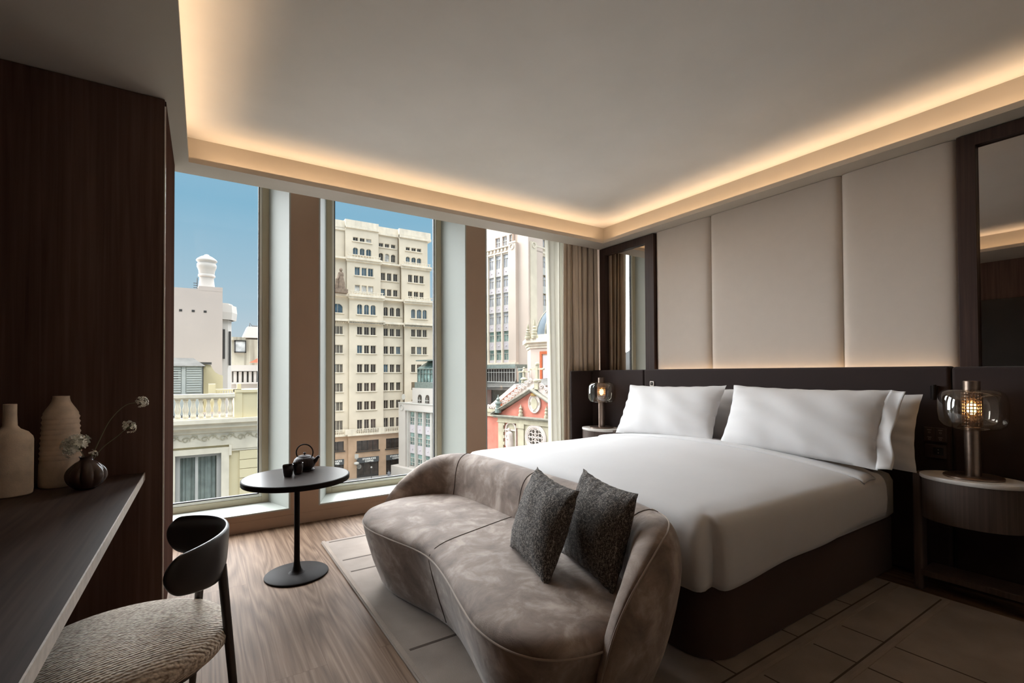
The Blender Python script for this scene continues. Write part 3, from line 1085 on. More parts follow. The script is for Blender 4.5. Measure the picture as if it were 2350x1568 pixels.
def back_seam(y_target, lo_i, hi_i, side=None):
    idx = min(range(len(sp)), key=lambda i: abs(sp[i].y - y_target) + (0 if sp[i].x > 1.4 else 9))
    r_ = brings[idx][lo_i:hi_i]
    c = Vector((sum(p.x for p in brings[idx]) / len(brings[idx]), sum(p.y for p in brings[idx]) / len(brings[idx]), 0.3))
    return [p + (p - c).normalized() * 0.001 for p in r_]
for yt in (3.0, 2.22, 1.29):
    B().tube(back_seam(yt, 12, 34), 0.0021, 6).build('back_seam', M['seam'], sofa, smooth=True)
# outer welt along the arm edge
welt = [brings[i][16] + Vector((0, -0.001, 0.001)) for i in range(12 * 6, 21 * 6)]
B().tube(welt, 0.0035, 6).build('arm_welt', M['piping'], sofa, smooth=True)

def cushion(label, c, ax, up, seed):
    p = thing('cushion', label, 'cushion', (0, 0, 0), 0, 'charcoal tweed cushions on the sofa')
    b = pillow_mesh(0.415, 0.385, 0.145, 34, 34, pinch=0.075, seed=seed, wrinkle=0.003)
    b.build('cushion_cover', M['tweed'], p, smooth=True, merge=True, angle=75, fixn=True)
    place(p, c, ax, up)
cushion('dark tweed cushion standing in front, toward the middle of the sofa', (1.205, 1.635, 0.640), (-0.09, -0.40, -0.02), (0.13, -0.075, 0.40), 4)
cushion('dark tweed cushion behind, toward the near arm of the sofa', (1.355, 1.455, 0.640), (-0.08, -0.37, -0.015), (0.11, -0.02, 0.40), 9)

# ------------------------------------------------------------------ nightstands and lamps
NZ = 0.683
ns = thing('nightstand', 'oval smoked wood nightstand under the bigger lamp', 'nightstand', (3.53, 0.82, 0), 0, 'oval nightstands')
EA, EB = 0.225, 0.165
B().lathe([(0.985, NZ - 0.022), (1.0, NZ - 0.018), (1.0, NZ - 0.003), (0.99, NZ)], (3.53, 0.82, 0), 64, EB, EA).build('top', M['stone_top'], ns, smooth=True)['label'] = 'pale stone oval top'
B().lathe([(0.955, 0.435), (0.955, NZ - 0.022)], (3.53, 0.82, 0), 64, EB, EA).build('drawer_body', M['night_wood'], ns, smooth=True)
for s in (-1, 1):
    yy = 0.82 + s * (EA + 0.006)
    B().box(3.49, 3.575, yy - 0.022, yy + 0.022, 0.016 if False else 0.0, NZ - 0.004).build('leg', M['night_wood'], ns, bevel=0.012, bseg=3)
B().box(3.47, 3.66, 0.82 - EA + 0.012, 0.82 + EA - 0.012, 0.095, 0.128).build('shelf', M['night_wood'], ns, bevel=0.003)
ns2 = dup_tree(ns)
ns2.location = (3.53, 3.72, 0)
ns2['label'] = 'oval smoked wood nightstand under the smaller-looking lamp by the curtain'

lamp = thing('table_lamp', 'bronze table lamp with smoked glass shade beside the switch plates', 'lamp', (3.545, 0.82, NZ), 0, 'bedside lamps')
lc = (3.545, 0.82, NZ)
B().lathe([(0.122, 0.0), (0.125, 0.002), (0.125, 0.009), (0.121, 0.012), (0.03, 0.012)], lc, 48).build('base', M['bronze'], lamp, smooth=True)
B().lathe([(0.034, 0.012), (0.034, 0.275), (0.031, 0.275)], lc, 32).build('stem', M['bronze'], lamp, smooth=True)
sh = [(0.036, 0.262), (0.085, 0.262), (0.115, 0.268), (0.135, 0.285), (0.145, 0.315), (0.148, 0.365), (0.147, 0.41), (0.142, 0.445), (0.130, 0.468), (0.112, 0.480), (0.085, 0.484), (0.036, 0.484)]
inner = [(max(r - 0.004, 0.034), z + (0.003 if z < 0.37 else -0.003)) for r, z in sh][::-1]
B().lathe(sh + inner, lc, 56, cap0=False, cap1=False).build('glass_shade', M['lamp_glass'], lamp, smooth=True, angle=70)
B().lathe([(0.036, 0.470), (0.036, 0.528), (0.034, 0.530), (0.01, 0.530)], lc, 32).build('cap', M['bronze'], lamp, smooth=True)
pf = B()
for k in range(11):
    z = 0.285 + 0.178 * k / 10
    pf.lathe([(0.0405, z - 0.0032), (0.0425, z - 0.0032), (0.0425, z + 0.0032), (0.0405, z + 0.0032), (0.0405, z - 0.0032)], lc, 36, cap0=False, cap1=False)
for k in range(18):
    a = 2 * PI * k / 18
    cx, cy = lc[0] + 0.0415 * math.cos(a), lc[1] + 0.0415 * math.sin(a)
    pf.tube([(cx, cy, lc[2] + 0.282), (cx, cy, lc[2] + 0.466)], 0.0026, 6)
pf.build('perforated_sleeve', M['bronze'], lamp)
B().sphere((lc[0], lc[1], lc[2] + 0.378), 0.023, 16, 10, 1.5).build('bulb', M['filament'], lamp, smooth=True)
B().lathe([(0.008, 0.275), (0.008, 0.355), (0.004, 0.356)], lc, 12).build('lamp_holder', M['bronze'], lamp, smooth=True)
lamp2 = dup_tree(lamp)
lamp2.location = (3.545, 3.72, NZ)
lamp2['label'] = 'bronze table lamp with smoked glass shade beside the curtain, smaller in view'

# switches and reading light on the headboard
sw = thing('switch_plate', 'dark double switch plate on the headboard, above the socket', 'switch', (3.70, 1.02, 0.885))
B().box(3.691, 3.6995, 0.966, 1.074, 0.842, 0.928).build('plate', M['switch'], sw, bevel=0.002)
for yy in (0.994, 1.046):
    B().box(3.6885, 3.692, yy - 0.023, yy + 0.023, 0.847, 0.923).build('rocker', M['switch'], sw, bevel=0.001)
    for zl, zc in ((0.913, 0.898), (0.869, 0.858)):
        ic = B()
        ic.box(3.688, 3.6887, yy - 0.010, yy + 0.010, zl - 0.001, zl + 0.001)
        ic.tube([(3.6884, yy + 0.005 * math.cos(2 * PI * q / 10), zc + 0.005 * math.sin(2 * PI * q / 10)) for q in range(10)], 0.0006, 4, True)
        ic.build('icon', M['switch_light'], sw)
sk = thing('socket_plate', 'dark socket plate on the headboard, below the switch plate', 'socket', (3.70, 1.02, 0.785))
B().box(3.692, 3.6995, 0.97, 1.07, 0.745, 0.825).build('plate', M['switch'], sk, bevel=0.002)
B().box(3.690, 3.6925, 0.982, 1.030, 0.765, 0.81).build('socket_insert', M['black_panel'], sk, bevel=0.001)
for zz in (0.778, 0.796):
    B().sphere((3.690, 1.006, zz), 0.0025, 8, 6).build('contact', M['switch_light'], sk)
rl = thing('reading_light', 'slim black reading light on the headboard beside the glass shade', 'lamp', (3.70, 1.02, 1.14))
B().box(3.688, 3.6995, 1.0, 1.04, 1.10, 1.18).build('backplate', M['black_metal'], rl, bevel=0.004)
B().tube([(3.672, 1.015, 1.095), (3.672, 1.015, 1.185)], 0.011, 14).build('light_head', M['black_metal'], rl, smooth=True)
B().tube([(3.69, 1.015, 1.14), (3.672, 1.015, 1.14)], 0.005, 8).build('arm', M['black_metal'], rl, smooth=True)
ss = thing('switch_plate', 'small square switch on the headboard above the pillow near the window', 'switch', (3.70, 3.17, 1.155))
B().box(3.692, 3.6995, 3.145, 3.195, 1.13, 1.18).build('plate', M['lipmetal'], ss, bevel=0.002)
B().box(3.690, 3.6925, 3.155, 3.185, 1.14, 1.17).build('insert', M['black_panel'], ss)
B().box(3.689, 3.6905, 3.166, 3.174, 1.150, 1.16).build('indicator', M['switch_light'], ss)

# ------------------------------------------------------------------ curtains
def drape(name, label, mat, x0, x1, y0, amp, waves, z0, z1, gather=0.0, seed=0, nz=24, thick=0.004, cat='curtain'):
    rnd = random.Random(seed)
    ph = [rnd.uniform(0, 6.28) for _ in range(6)]
    b = B()
    def fn(u, v):
        z = z0 + (z1 - z0) * v
        k = 1 - gather * (1 - v) ** 1.2
        x = x1 - (x1 - x0) * (1 - u) * k if gather >= 0 else x0 + (x1 - x0) * u * (1 + gather * (1 - v))
        a = 2 * PI * waves * u
        y = y0 + amp * math.sin(a + 0.5 * math.sin(a * 0.37 + ph[0])) * (0.75 + 0.35 * math.sin(ph[1] + 5 * u + 1.2 * v)) + 0.3 * amp * math.sin(2.3 * a + ph[2])
        x += 0.35 * amp * math.sin(2 * a + ph[3]) + 0.012 * math.sin(3 * v + 9 * u + ph[4])
        return (x, y, z)
    b.grid(fn, int(waves * 14), nz)
    o = b.build(name, mat, smooth=True, angle=80)
    md = o.modifiers.new('thick', 'SOLIDIFY')
    md.thickness = thick
    return tag(o, label, cat)
drape('curtain', 'heavy taupe curtain gathered at the corner beside the mirror', M['curtain'], 3.42, 3.885, 4.165, 0.040, 6, 0.03, 2.93, 0.02, 3)
drape('sheer_curtain', 'white sheer curtain gathered at the edge of the window', M['sheer'], 3.27, 3.86, 4.285, 0.034, 7, 0.03, 2.93, 0.03, 8, thick=0.002)

# ------------------------------------------------------------------ side table with tea things
tb = thing('side_table', 'round dark pedestal side table by the windows', 'table', (0.503, 3.28, 0))
TZ = 0.622
B().lathe([(0.182, 0.0), (0.187, 0.004), (0.187, 0.010), (0.182, 0.014), (0.05, 0.015)], (0.503, 3.285, 0), 64).build('base', M['black_metal'], tb, smooth=True)
B().lathe([(0.052, 0.014), (0.040, 0.020), (0.028, 0.033), (0.021, 0.055), (0.0175, 0.09), (0.0165, 0.2), (0.0165, TZ - 0.03)], (0.503, 3.285, 0), 28).build('stem', M['black_metal'], tb, smooth=True)
B().lathe([(0.30, TZ - 0.034), (0.313, TZ - 0.032), (0.315, TZ - 0.028), (0.315, TZ - 0.003), (0.312, TZ)], (0.503, 3.285, 0), 72).build('rim', M['black_metal'], tb, smooth=True)
B().lathe([(0.307, TZ - 0.001), (0.307, TZ + 0.0008)], (0.503, 3.285, 0), 72).build('table_top', M['table_top'], tb, smooth=True)
TZ += 0.0008
tp = thing('teapot', 'dark ribbed iron teapot with a hoop handle on the side table', 'teapot', (0.575, 3.45, TZ))
tc_ = (0.575, 3.45, TZ)
B().lathe([(0.04, 0.0), (0.062, 0.002), (0.064, 0.006), (0.05, 0.008)], tc_, 32).build('trivet', M['cast_iron'], tp, smooth=True)
def ribf(a, z):
    return 1 + 0.018 * math.cos(a * 26) * math.sin(PI * max(0.0, min(1.0, (z - 0.012) / 0.075)))
B().lathe([(0.036, 0.008), (0.048, 0.012), (0.062, 0.026), (0.069, 0.044), (0.069, 0.058), (0.062, 0.076), (0.050, 0.088), (0.040, 0.092)], tc_, 104, fn=ribf).build('pot_body', M['cast_iron'], tp, smooth=True, angle=70)
lid = B().lathe([(0.041, 0.092), (0.041, 0.095), (0.03, 0.099), (0.012, 0.101)], tc_, 40)
lidob = lid.build('lid', M['cast_iron'], tp, smooth=True)
B().lathe([(0.004, 0.100), (0.004, 0.105), (0.008, 0.109), (0.0085, 0.114), (0.005, 0.119), (0.001, 0.120)], tc_, 20).build('lid_knob', M['cast_iron'], lidob, smooth=True)
dxy = Vector((0.84, -0.54, 0))
B().tube([Vector(tc_) + dxy * 0.055 + Vector((0, 0, 0.05)), Vector(tc_) + dxy * 0.075 + Vector((0, 0, 0.066)), Vector(tc_) + dxy * 0.085 + Vector((0, 0, 0.082)), Vector(tc_) + dxy * 0.098 + Vector((0, 0, 0.094))], [0.018, 0.013, 0.010, 0.0085], 14).build('spout', M['cast_iron'], tp, smooth=True)
hd = []
for k in range(25):
    a = PI * (-0.10 + 1.20 * k / 24)
    hd.append(Vector(tc_) + dxy * (0.056 * math.cos(a)) + Vector((0, 0, 0.118 + 0.054 * math.sin(a))))
hd = [Vector(tc_) + dxy * 0.048 + Vector((0, 0, 0.088))] + hd + [Vector(tc_) - dxy * 0.048 + Vector((0, 0, 0.088))]
B().tube(hd, 0.0042, 10).build('handle', M['black_metal'], tp, smooth=True)
def cup(label, x, y):
    o = B().lathe([(0.021, 0.0), (0.024, 0.002), (0.030, 0.03), (0.033, 0.070), (0.0325, 0.072), (0.0305, 0.070), (0.027, 0.03), (0.018, 0.006)], (x, y, TZ), 32).build('tea_cup', M['cup'], smooth=True)
    tag(o, label, 'cup', 'dark tea cups')
cup('dark tea cup on the side table, farther from the teapot', 0.452, 3.30)
cup('dark tea cup on the side table, touching distance from the teapot', 0.515, 3.335)

# ------------------------------------------------------------------ desk chair
ch = thing('desk_chair', 'desk chair with black wraparound back and woven cream seat', 'chair', (-0.2, 1.93, 0))
CX, CY = -0.2, 1.93
B().lathe([(0.15, 0.355), (0.235, 0.358), (0.268, 0.372), (0.286, 0.395), (0.288, 0.418), (0.272, 0.438), (0.235, 0.452), (0.16, 0.462), (0.05, 0.465), (0.004, 0.465)], (CX, CY, 0), 72).build('seat', M['boucle'], ch, smooth=True, angle=80)
rings = []
A0, A1 = -66, 70
N = 72
ARC = R(A1 - A0) * 0.262
for i in range(N + 1):
    u = 0.5 - 0.5 * math.cos(PI * i / N)
    a = R(A0 + (A1 - A0) * u)
    bulge = math.sin(PI * u)
    dist = min(u, 1 - u) * ARC
    cap = math.sqrt(max(0.0, 1 - (1 - min(1.0, dist / 0.05)) ** 2))
    hh = (0.050 + 0.036 * max(0, bulge) ** 0.7) * max(cap, 0.03)
    zc = 0.682 - 0.014 * bulge
    th = 0.013 * max(0.12, min(1.0, cap * 1.1))
    ring_ = []
    for q in range(28):
        b_ = 2 * PI * q / 28
        rr = 0.262 + th * math.copysign(abs(math.cos(b_)) ** 0.7, math.cos(b_)) + 0.010 * math.sin(b_) * hh / 0.086
        zz = zc + hh * math.copysign(abs(math.sin(b_)) ** 0.7, math.sin(b_))
        ring_.append((CX + rr * math.cos(a), CY + rr * math.sin(a), zz))
    rings.append(ring_)
B().loft(rings).build('backrest', M['chair_shell'], ch, smooth=True, angle=70, fixn=True)
def leg(p0, p1):
    p0, p1 = Vector(p0), Vector(p1)
    pts = [p0.lerp(p1, k / 6) for k in range(7)]
    B().tube(pts, [0.0145 - 0.0035 * k / 6 + 0.0 for k in range(7)], 16).build('leg', M['chair_leg'], ch, smooth=True)
leg((0.055, 1.88, 0.63), (0.108, 1.735, 0.0))
leg((0.0, 2.10, 0.62), (-0.035, 2.21, 0.0))
leg((-0.40, 1.78, 0.37), (-0.46, 1.70, 0.0))
leg((-0.40, 2.08, 0.37), (-0.46, 2.16, 0.0))
B().lathe([(0.17, 0.335), (0.23, 0.338), (0.235, 0.356), (0.17, 0.357)], (CX, CY, 0), 40).build('seat_frame', M['chair_leg'], ch, smooth=True)

# ------------------------------------------------------------------ vases and flowers on the desk
DZ = 0.775
def catz(prof, n=5):
    return [(p.x, p.y) for p in cat_rom([(r, z, 0) for r, z in prof], n)]
tag(B().lathe([(0.066, 0.0), (0.070, 0.004), (0.0715, 0.02), (0.0715, 0.225), (0.069, 0.238), (0.055, 0.258), (0.032, 0.272), (0.023, 0.285), (0.021, 0.33), (0.021, 0.372), (0.0205, 0.375), (0.018, 0.373), (0.017, 0.33), (0.012, 0.29)], (-0.668, 2.78, DZ), 48).build('bottle_vase', M['stoneware'], smooth=True, angle=35), 'pale bottle vase with a narrow neck at the left picture edge', 'vase')
rib = [(0.070, 0.0), (0.073, 0.004), (0.0735, 0.02), (0.072, 0.10), (0.069, 0.115)]
z = 0.115
r0 = 0.0695
prof = rib[:]
for k in range(9):
    r_a = 0.070 - 0.0010 * k
    prof += [(r_a - 0.0005, z + 0.004), (r_a + 0.0030, z + 0.011), (r_a - 0.0022, z + 0.0215)]
    z += 0.0225
prof += [(0.060, z + 0.006), (0.052, z + 0.022), (0.040, z + 0.042), (0.032, z + 0.058), (0.029, z + 0.072), (0.0288, z + 0.082), (0.026, z + 0.082), (0.025, z + 0.06)]
tag(B().lathe(prof, (-0.535, 2.905, DZ), 56).build('ribbed_vase', M['ribbed_ware'], smooth=True, angle=60), 'tall pale vase with horizontal ribs, against the wood panel', 'vase')
def seg(a, z):
    return 1 + 0.10 * abs(math.cos(a * 4.5)) ** 0.6 * math.sin(PI * max(0, min(1, z / 0.125))) - 0.06
bud = tag(B().lathe(catz([(0.030, 0.0), (0.044, 0.004), (0.064, 0.030), (0.070, 0.058), (0.064, 0.086), (0.044, 0.110), (0.027, 0.122), (0.024, 0.130), (0.029, 0.139)]) + [(0.026, 0.139), (0.021, 0.130), (0.02, 0.11)], (-0.425, 2.76, DZ), 90, fn=seg).build('bud_vase', M['smoke_ceramic'], smooth=True, angle=60), 'small round smoked glass-like vase holding the flowers', 'vase')
vb = Vector((-0.425, 2.76, DZ))
def flower(label, pts, head_r, n, seed, flat=0.6):
    rnd = random.Random(seed)
    t = thing('flower_stem', label, 'flower', tuple(vb + Vector((0, 0, 0.1))), 0, 'cut flowers in the small vase')
    path = cat_rom(pts, 6)
    B().tube(path, [0.0022 - 0.0009 * i / len(path) for i in range(len(path))], 7).build('stem', M['stem'], t, smooth=True)
    c = Vector(pts[-1])
    d = (Vector(pts[-1]) - Vector(pts[-2])).normalized()
    hb_ = B()
    gb = B()
    for k in range(n):
        v = Vector((rnd.gauss(0, 1), rnd.gauss(0, 1), rnd.gauss(0, 1))).normalized()
        if v.dot(d) < -0.35:
            v = -v
        q = c + v * head_r * (0.55 + 0.45 * rnd.random()) * 1.0
        s = head_r * rnd.uniform(0.13, 0.2)
        a = v.orthogonal().normalized()
        b_ = v.cross(a)
        # five small petals
        for w in range(5):
            an = 2 * PI * w / 5 + rnd.random()
            e = a * math.cos(an) + b_ * math.sin(an)
            f_ = a * -math.sin(an) + b_ * math.cos(an)
            hb_.add([q, q + e * s + f_ * s * 0.5 + v * s * 0.35, q + e * s * 1.5 + v * s * 0.45, q + e * s - f_ * s * 0.5 + v * s * 0.35], [(0, 1, 2, 3)])
        if k % 2 == 0:
            gb.tube([c - d * head_r * 0.4, q], 0.0007, 4)
    hb_.build('flower_head', M['floret'], t)
    gb.build('stalks', M['leaf'], t)
flower('tall curving stem with a white flower head, highest in the small vase', [vb + Vector((0.005, 0, 0.10)), vb + Vector((0.035, 0.02, 0.19)), vb + Vector((0.075, 0.03, 0.29)), vb + Vector((0.130, 0.03, 0.355)), vb + Vector((0.185, 0.02, 0.366))], 0.030, 44, 1)
flower('shorter stem leaning right with a white flower head', [vb + Vector((0.008, 0, 0.10)), vb + Vector((0.05, 0.01, 0.168)), vb + Vector((0.10, 0.015, 0.215)), vb + Vector((0.138, 0.015, 0.254))], 0.032, 46, 2)
flower('low stem with a wide green-white flower head over the ribbed vase', [vb + Vector((-0.002, 0, 0.10)), vb + Vector((-0.012, -0.005, 0.15)), vb + Vector((-0.032, -0.008, 0.185))], 0.052, 110, 3)
fl = flower('smallest green bloom at the rim of the small vase', [vb + Vector((0.006, -0.005, 0.10)), vb + Vector((0.016, -0.012, 0.135)), vb + Vector((0.024, -0.016, 0.150))], 0.018, 20, 5)

# ================================================================== OUTSIDE
GZ = -17.0
struct(B().box(-120, 160, 8, 260, GZ - 0.5, GZ).build('street', M['asphalt']))
PANE = lambda: random.choice(['pane_dark'] * 10 + ['pane_blue', 'pane_pale'])

def opening_wall(b, x0, x1, z0, z1, cols, rows, y0, depth):
    """Masonry with real openings: boxes between the given x and z intervals."""
    xs = sorted(cols)
    e = x0
    for a, c in xs:
        b.box(e, a, y0, y0 + depth, z0, z1)
        e = c
    b.box(e, x1, y0, y0 + depth, z0, z1)
    for a, c in xs:
        ez = z0
        for r0, r1 in sorted(rows):
            if r0 > ez:
                b.box(a, c, y0, y0 + depth, ez, r0)
            ez = r1
        b.box(a, c, y0, y0 + depth, ez, z1)

def arch_fill(b, a, c, zt, y0, depth, n=10):
    """Fills the corners above a round arch whose crown touches zt."""
    r = (c - a) / 2
    cx, cz = (a + c) / 2, zt - r
    L = [(a, zt)] + [(cx + r * math.cos(PI - PI / 2 * k / n), cz + r * math.sin(PI - PI / 2 * k / n)) for k in range(n + 1)]
    Rr = [(c, zt)] + [(cx + r * math.cos(PI / 2 * k / n), cz + r * math.sin(PI / 2 * k / n)) for k in range(n + 1)]
    b.wallprism(L, y0, y0 + depth)
    b.wallprism(Rr, y0, y0 + depth)

_cache = {}
def unit(parent, frame, name, x0, x1, z0, z1, y, mats, cols, arched=False, sill=True, frame_mat='cream_trim', bars=True, deep=0.28):
    """A window of one or more lights: frame with sill as the part, each pane a sub-part."""
    f = B(frame)
    if sill:
        f.box(x0 - 0.18, x1 + 0.18, y - 0.16, y + 0.1, z0 - 0.16, z0)
    for a, c in cols:
        f.box(a, a + 0.05, y + deep - 0.1, y + deep, z0, z1)
        f.box(c - 0.05, c, y + deep - 0.1, y + deep, z0, z1)
        f.box(a + 0.05, c - 0.05, y + deep - 0.1, y + deep, z1 - 0.05, z1)
        if bars:
            f.box((a + c) / 2 - 0.02, (a + c) / 2 + 0.02, y + deep - 0.07, y + deep, z0, z1 - 0.05)
    fo_ = f.build(name, M[frame_mat], parent)
    for (a, c), mt in zip(cols, mats):
        B(frame).box(a, c, y + deep, y + deep + 0.06, z0, z1).build('pane', M[mt], fo_)
    return fo_

# ---- tall cream tower across the square
tw = thing('tower_building', 'tall stepped cream stone office tower seen through the middle window', 'building', (27, 90, GZ))
FI = Matrix.Identity(4)
CC = [(22.2, 23.1), (23.4, 24.28), (24.52, 25.45)]
CR = [(27.12, 27.92), (28.25, 29.07), (29.42, 30.25)]
CRR = [(31.95, 32.76), (33.06, 33.96), (34.2, 35.02)]
rows3 = [(7.97, 9.35), (4.76, 6.14), (1.48, 2.88), (-1.8, -0.37), (-5.0, -3.55), (-8.55, -6.7)]
Y3, Y2, Y1 = 83.0, 84.5, 85.7
body = B()
DP = 0.4
def bay(cols, x0, x1, y, z0, z1, rows, arches=()):
    opening_wall(body, x0, x1, z0, z1, cols, rows + list(arches), y, DP)
    for r0, r1 in arches:
        for a, c in cols:
            arch_fill(body, a, c, r1, y, DP)
bay(CC, 20.88, 26.75, Y3, -10, 14.4, rows3, [(11.5, 13.24)])
bay(CR, 26.75, 30.7, Y3 + 0.9, -10, 14.4, rows3, [(11.6, 13.2)])
bay(CRR, 30.7, 36.3, Y3, -10, 14.4, rows3, [(11.36, 13.05)])
bay(CC, 20.88, 26.75, Y2, 14.4, 21.2, [(18.5, 19.95), (15.45, 16.8)])
bay(CR, 26.75, 30.7, Y2 + 0.9, 14.4, 21.2, [(18.25, 19.66), (15.45, 16.7)])
bay(CRR, 30.7, 36.3, Y2, 14.4, 21.2, [(18.22, 19.66), (15.3, 16.56)])
bay(CC, 20.9, 26.75, Y1, 21.2, 27.3, [(24.82, 25.5)], [(22.4, 23.67)])
bay(CR, 26.75, 30.7, Y1 + 0.9, 21.2, 27.3, [(24.65, 25.38)], [(22.0, 23.53)])
bay(CRR, 30.7, 36.3, Y1, 21.2, 27.3, [(24.43, 25.08)], [(22.05, 23.28)])
# core behind, left chamfer facet
body.box(20.9, 37, Y1 + 1.9, 100, GZ, 28.0)
body.box(30, 37, Y3 + 1.6, 100, GZ, 14.0)
CL = [(18.3, 19.95)]
bay(CL, 10.0, 20.88, Y3 + 0.5, -10, 14.4, rows3, [(11.6, 13.15)])
body.box(10.0, 20.88, Y2 + 0.6, 105, 14.4, 21.2)
body.box(12.0, 20.9, Y1 + 0.6, 105, 21.2, 27.0)
body.box(10.0, 30, Y3 + 1.2, 105, GZ, 14.0)
body.build('stone_wall', M['cream'], tw)
par = B()
par.box(20.9, 26.8, Y1 - 0.25, Y1 + 2, 27.0, 27.4)
par.box(20.9, 26.8, Y1 + 0.05, Y1 + 2, 27.4, 28.5)
par.box(26.8, 30.7, Y1 + 0.6, Y1 + 2.6, 26.8, 27.2)
par.box(26.8, 30.7, Y1 + 0.95, Y1 + 2.6, 27.2, 28.4)
par.box(30.7, 37, Y1 - 0.25, Y1 + 2, 26.7, 27.1)
par.box(30.7, 37, Y1 + 0.05, Y1 + 2, 27.1, 28.4)
par.box(12, 20.9, Y1 + 0.4, Y1 + 2.6, 26.5, 26.9)
par.box(12, 20.9, Y1 + 0.6, Y1 + 2.6, 26.9, 28.3)
par.build('parapet', M['cream_trim'], tw)
def ledge(z, h, y, out, zc=0.0):
    l = B()
    l.box(20.7, 26.9, y - out, y + 2.2, z, z + h)
    l.box(26.9, 30.5, y - out + 0.75, y + 2.2, z - 0.15, z + h - 0.15)
    l.box(30.5, 36.5, y - out, y + 2.2, z - 0.12, z + h - 0.12)
    l.box(10, 20.7, y - out + 0.45, y + 2.2, z - 0.05, z + h - 0.05)
    l.box(20.7, 26.9, y - out + 0.25, y, z - 0.35, z)
    l.box(30.5, 36.5, y - out + 0.25, y, z - 0.47, z - 0.12)
    return l
ledge(21.2, 0.30, Y2, 0.5).build('ledge', M['cream_trim'], tw)
ledge(14.45, 0.35, Y3, 0.6).build('ledge', M['cream_trim'], tw)
ledge(10.2, 0.35, Y3, 0.75).build('ledge', M['cream_trim'], tw)
for xa, xb, yy, zz in ((18.2, 20.7, Y3 + 0.1, 9.86), (20.8, 26.9, Y3 - 0.5, 9.86), (27.0, 30.4, Y3 + 0.3, 9.72), (30.6, 36.2, Y3 - 0.5, 9.72)):
    dn = B()
    for k in range(int((xb - xa) / 0.28)):
        dn.box(xa + 0.28 * k, xa + 0.28 * k + 0.13, yy, yy + 0.5, zz, 10.06)
    dn.build('dentil_course', M['cream_trim'], tw)
def rail(x0, x1, y, z, h, nb):
    q = B()
    q.box(x0, x1, y, y + 0.16, z + h - 0.12, z + h)
    q.box(x0, x1, y, y + 0.16, z, z + 0.1)
    for k in range(nb):
        xx = x0 + (x1 - x0) * (k + 0.5) / nb
        q.box(xx - 0.06, xx + 0.06, y + 0.02, y + 0.14, z + 0.1, z + h - 0.12)
    return q
rail(20.9, 26.7, Y2 - 0.35, 21.5, 0.55, 12).build('balustrade', M['cream_trim'], tw)
rail(31.0, 36.3, Y2 - 0.35, 21.38, 0.55, 12).build('balustrade', M['cream_trim'], tw)
rail(20.9, 26.7, Y3 - 0.4, 14.8, 0.6, 12).build('balustrade', M['cream_trim'], tw)
rail(31.0, 36.3, Y3 - 0.4, 14.68, 0.6, 12).build('balustrade', M['cream_trim'], tw)
bl = B()
bl.box(17.0, 20.5, Y3 - 0.2, Y3 + 0.6, -9.35, -9.1)
bl.box(20.5, 36.3, Y3 - 0.5, Y3 + 0.2, -9.35, -9.1)
for (a, c) in ((18.0, 20.1), (21.9, 25.8), (26.9, 30.4), (31.6, 35.3)):
    r_ = rail(a, c, Y3 - 0.45 if a > 20.5 else Y3 - 0.15, -9.1, 0.9, int((c - a) / 0.3))
    bl.v, bl.f = bl.v, bl.f
    base_i = len(bl.v)
    bl.v += r_.v
    bl.f += [tuple(base_i + i for i in f) for f in r_.f]
for (a, c) in ((20.1, 21.9), (25.8, 26.9), (30.4, 31.6)):
    bl.box(a, c, Y3 - 0.42, Y3 - 0.22, -9.1, -8.2)
bl.build('balcony', M['cream_trim'], tw)
gb_ = B()
opening_wall(gb_, 10, 20.7, GZ, -9.35, [(18.2, 20.06)], [(-11.8, -10.2), (-16.7, -13.25)], Y3 + 0.3, 0.5)
opening_wall(gb_, 20.7, 36.3, GZ, -9.35, [(22.1, 25.9), (27.2, 30.5), (31.9, 35.2)], [(-12.1, -10.3), (-16.7, -13.2)], Y3 - 0.1, 0.5)
gb_.build('ground_storey', M['brown_stone'], tw)
for (a, c) in ((18.2, 20.06), (22.1, 25.9), (27.2, 30.5), (31.9, 35.2)):
    yy = Y3 - 0.1 if a > 20.7 else Y3 + 0.3
    nl = 4 if c - a > 2.5 else 2
    w = (c - a) / nl
    zz0, zz1 = (-12.1, -10.3) if a > 20.7 else (-11.8, -10.2)
    unit(tw, FI, 'wide_window', a, c, zz0, zz1, yy, ['pane_dark'] * nl, [(a + w * k, a + w * (k + 1)) for k in range(nl)], frame_mat='ext_dark', bars=False)
    so_ = B()
    so_.box(a, a + 0.1, yy + 0.2, yy + 0.3, -16.7, -14.1)
    so_.box(c - 0.1, c, yy + 0.2, yy + 0.3, -16.7, -14.1)
    so_.box(a, c, yy + 0.2, yy + 0.3, -16.7, -16.3)
    for k in range(1, 3):
        xx = a + (c - a) * k / 3
        so_.box(xx - 0.04, xx + 0.04, yy + 0.2, yy + 0.3, -16.3, -14.1)
    sf = so_.build('shop_front', M['ext_dark'], tw)
    B().box(a, c, yy + 0.3, yy + 0.36, -16.7, -14.1).build('shop_pane', M['pane_dark'], sf)
